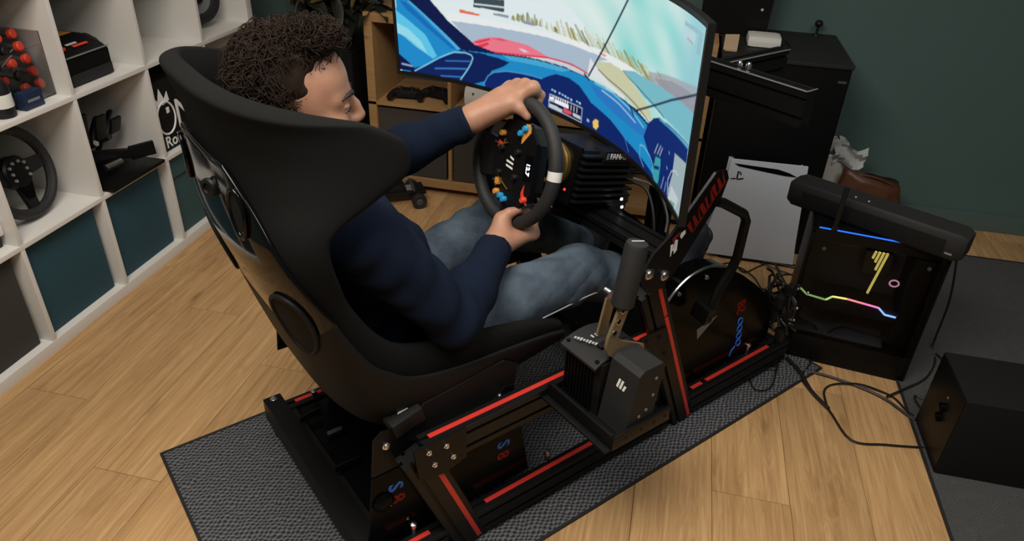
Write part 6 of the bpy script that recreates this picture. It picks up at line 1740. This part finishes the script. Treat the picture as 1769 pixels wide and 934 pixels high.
# shoes
for sd in (1, -1):
    an = AN[sd]; toe = an + A3(.098, .004 * sd, .150); heel = an + A3(.022, 0, -.030); up_ = (toe - heel) / np.linalg.norm(toe - heel); out = A3(up_[2], 0, -up_[0])
    so = SDF(.004, .02)
    so.chain([heel, heel * .5 + toe * .5, toe], [.040, .043, .040], .02); so.cap(an - A3(.0, 0, .0), heel * .6 + toe * .4, .043, .044, .03)
    sh_ = so.build('shoe', 'shoe', person, RIG, 2)
    sl = SDF(.004, .01)
    for f in np.linspace(0, 1, 8):
        p_ = heel + (toe - heel) * f + out * .036; sl.ell(p_, (.018, .040, .030), .012)
    sl.build('sole', 'shoe_sole' if False else 'black_rubber', sh_, RIG, 1)
    if sd > 0:
        ec = heel * .45 + toe * .55 + A3(0, .0490, 0)
        mb = MB(RIG)
        for p_, q_ in (((0, 0), (.012, .022)), ((0, 0), (-.018, .018)), ((0, 0), (.004, -.026))):
            U_ = Vector((.35, 0, .94)); V_ = Vector((.94, 0, -.35)); c = Vector(ec)
            mb.beam(c + V_ * p_[0] + U_ * p_[1], c + V_ * q_[0] + U_ * q_[1], .006, .002, (0, 1, 0))
        mb.build('silver_emblem', 'light_grey', sh_)
        mb = MB(RIG); [mb.beam(Vector(an) + Vector((-.028 + .01 * k, .03, .05 + .012 * k)), Vector(an) + Vector((-.02 + .01 * k, -.03, .055 + .012 * k)), .005, .003) for k in range(4)]; mb.build('laces', 'mid_grey', sh_)

# hair: a dark cap with loose curls
hc = SDF(.0045, .02)
hc.ell(hd(.335, 0, 1.102), (.083, .081, .084), .02, rot=HR)
hc.ell(hd(.300, 0, 1.040), (.044, .066, .078), .02, rot=HR)
hc.ell(hd(.392, 0, 1.158), (.050, .058, .026), .02, rot=HR)
rh = np.random.RandomState(5)
hc.disp = lambda P: .0022 * np.sin(95 * P[..., 0] + 3 * np.sin(60 * P[..., 2])) * np.sin(88 * P[..., 1] + 2 * np.sin(70 * P[..., 0])) + .0015 * np.sin(120 * P[..., 2] + 70 * P[..., 0])
hair = hc.build('hair', 'hair', person, RIG, 1)
h0 = lambda a, b, z_: A3(a, b, z_)
vs = []; fs = []
nst = 3600; np_ = 9; cnt = 0
C0 = h0(.340, 0, 1.085)
while cnt < nst:
    d = rh.normal(size=3); d /= np.linalg.norm(d)
    if d[2] < -.55: continue
    rt_ = C0 + d * A3(.088, .083, .096)
    frn = cnt % 6 == 0
    if frn: rt_ = h0(.390, 0, 1.156) + d * A3(.054, .060, .030)
    sbn = cnt % 4 == 0 and not frn
    if sbn: rt_ = h0(rh.uniform(.300, .350), math.copysign(rh.uniform(.070, .087), d[1]), rh.uniform(.985, 1.10)); d = A3(0, math.copysign(1, d[1]), .05)
    if frn and (d[2] < .05 or rt_[0] > .445): continue
    if not frn and not sbn and rt_[0] > .325 and rt_[2] < 1.140 and abs(rt_[1]) > .03: continue
    if not frn and rt_[0] > .385 and rt_[2] < 1.135: continue
    if not frn and not sbn and rt_[0] > .308 and rt_[2] < 1.085: continue
    if not frn and not sbn and rt_[0] > .345 and rt_[2] < 1.125 and abs(rt_[1]) > .03: continue
    cnt += 1
    out = d * A3(1, 1.1, 1); out /= np.linalg.norm(out)
    fl = A3(rh.normal() * .6 + (.35 if rt_[0] > .36 else -.25), rh.normal() * .6, rh.normal() * .5 - .55 + (.5 if d[2] > .6 else 0)); fl[2] += .7 if frn else 0; fl -= out * (fl @ out); fl /= np.linalg.norm(fl) + 1e-6
    L_ = rh.uniform(.030, .070) * (.35 if sbn else .55 if frn or rt_[0] > .33 else 1); cr = rh.uniform(.004, .011); ph = rh.uniform(0, 6.28); tw = rh.uniform(.5, 1.3) * 6.28 * (1 if rh.rand() < .5 else -1)
    sd_ = np.cross(out, fl); lift = rh.uniform(.003, .020)
    base_i = len(vs); pts = []
    for i in range(np_):
        u = i / (np_ - 1)
        pts.append(rt_ + fl * L_ * u + out * (lift * math.sin(math.pi * min(1, u * 1.1)) + cr * u * math.sin(ph + tw * u)) + sd_ * cr * math.cos(ph + tw * u) * u)
    for i in range(np_):
        t_ = pts[min(i + 1, np_ - 1)] - pts[max(i - 1, 0)]; t_ /= np.linalg.norm(t_) + 1e-9
        a_ = np.cross(t_, A3(.3, .5, .8)); a_ /= np.linalg.norm(a_) + 1e-9; b_ = np.cross(t_, a_)
        rr = .00115 * (1 - .6 * i / np_)
        for k in range(3): vs.append(pts[i] + (a_ * math.cos(2.094 * k) + b_ * math.sin(2.094 * k)) * rr)
    for i in range(np_ - 1):
        for k in range(3):
            fs.append((base_i + 3 * i + k, base_i + 3 * i + (k + 1) % 3, base_i + 3 * i + 3 + (k + 1) % 3, base_i + 3 * i + 3 + k))
vs = (np.array(vs) - HP) @ HR.T + HP + A3(HX, 0, HZ)
T = np.array(PIV[person.name].inverted() @ RIG); V = np.array(vs) @ T[:3, :3].T + T[:3, 3]
me = bpy.data.meshes.new('hair_curls'); me.from_pydata(V.tolist(), [], [q[::-1] for q in fs])
tag(link('hair_curls', me, 'hair', person, 180), kind='stuff')
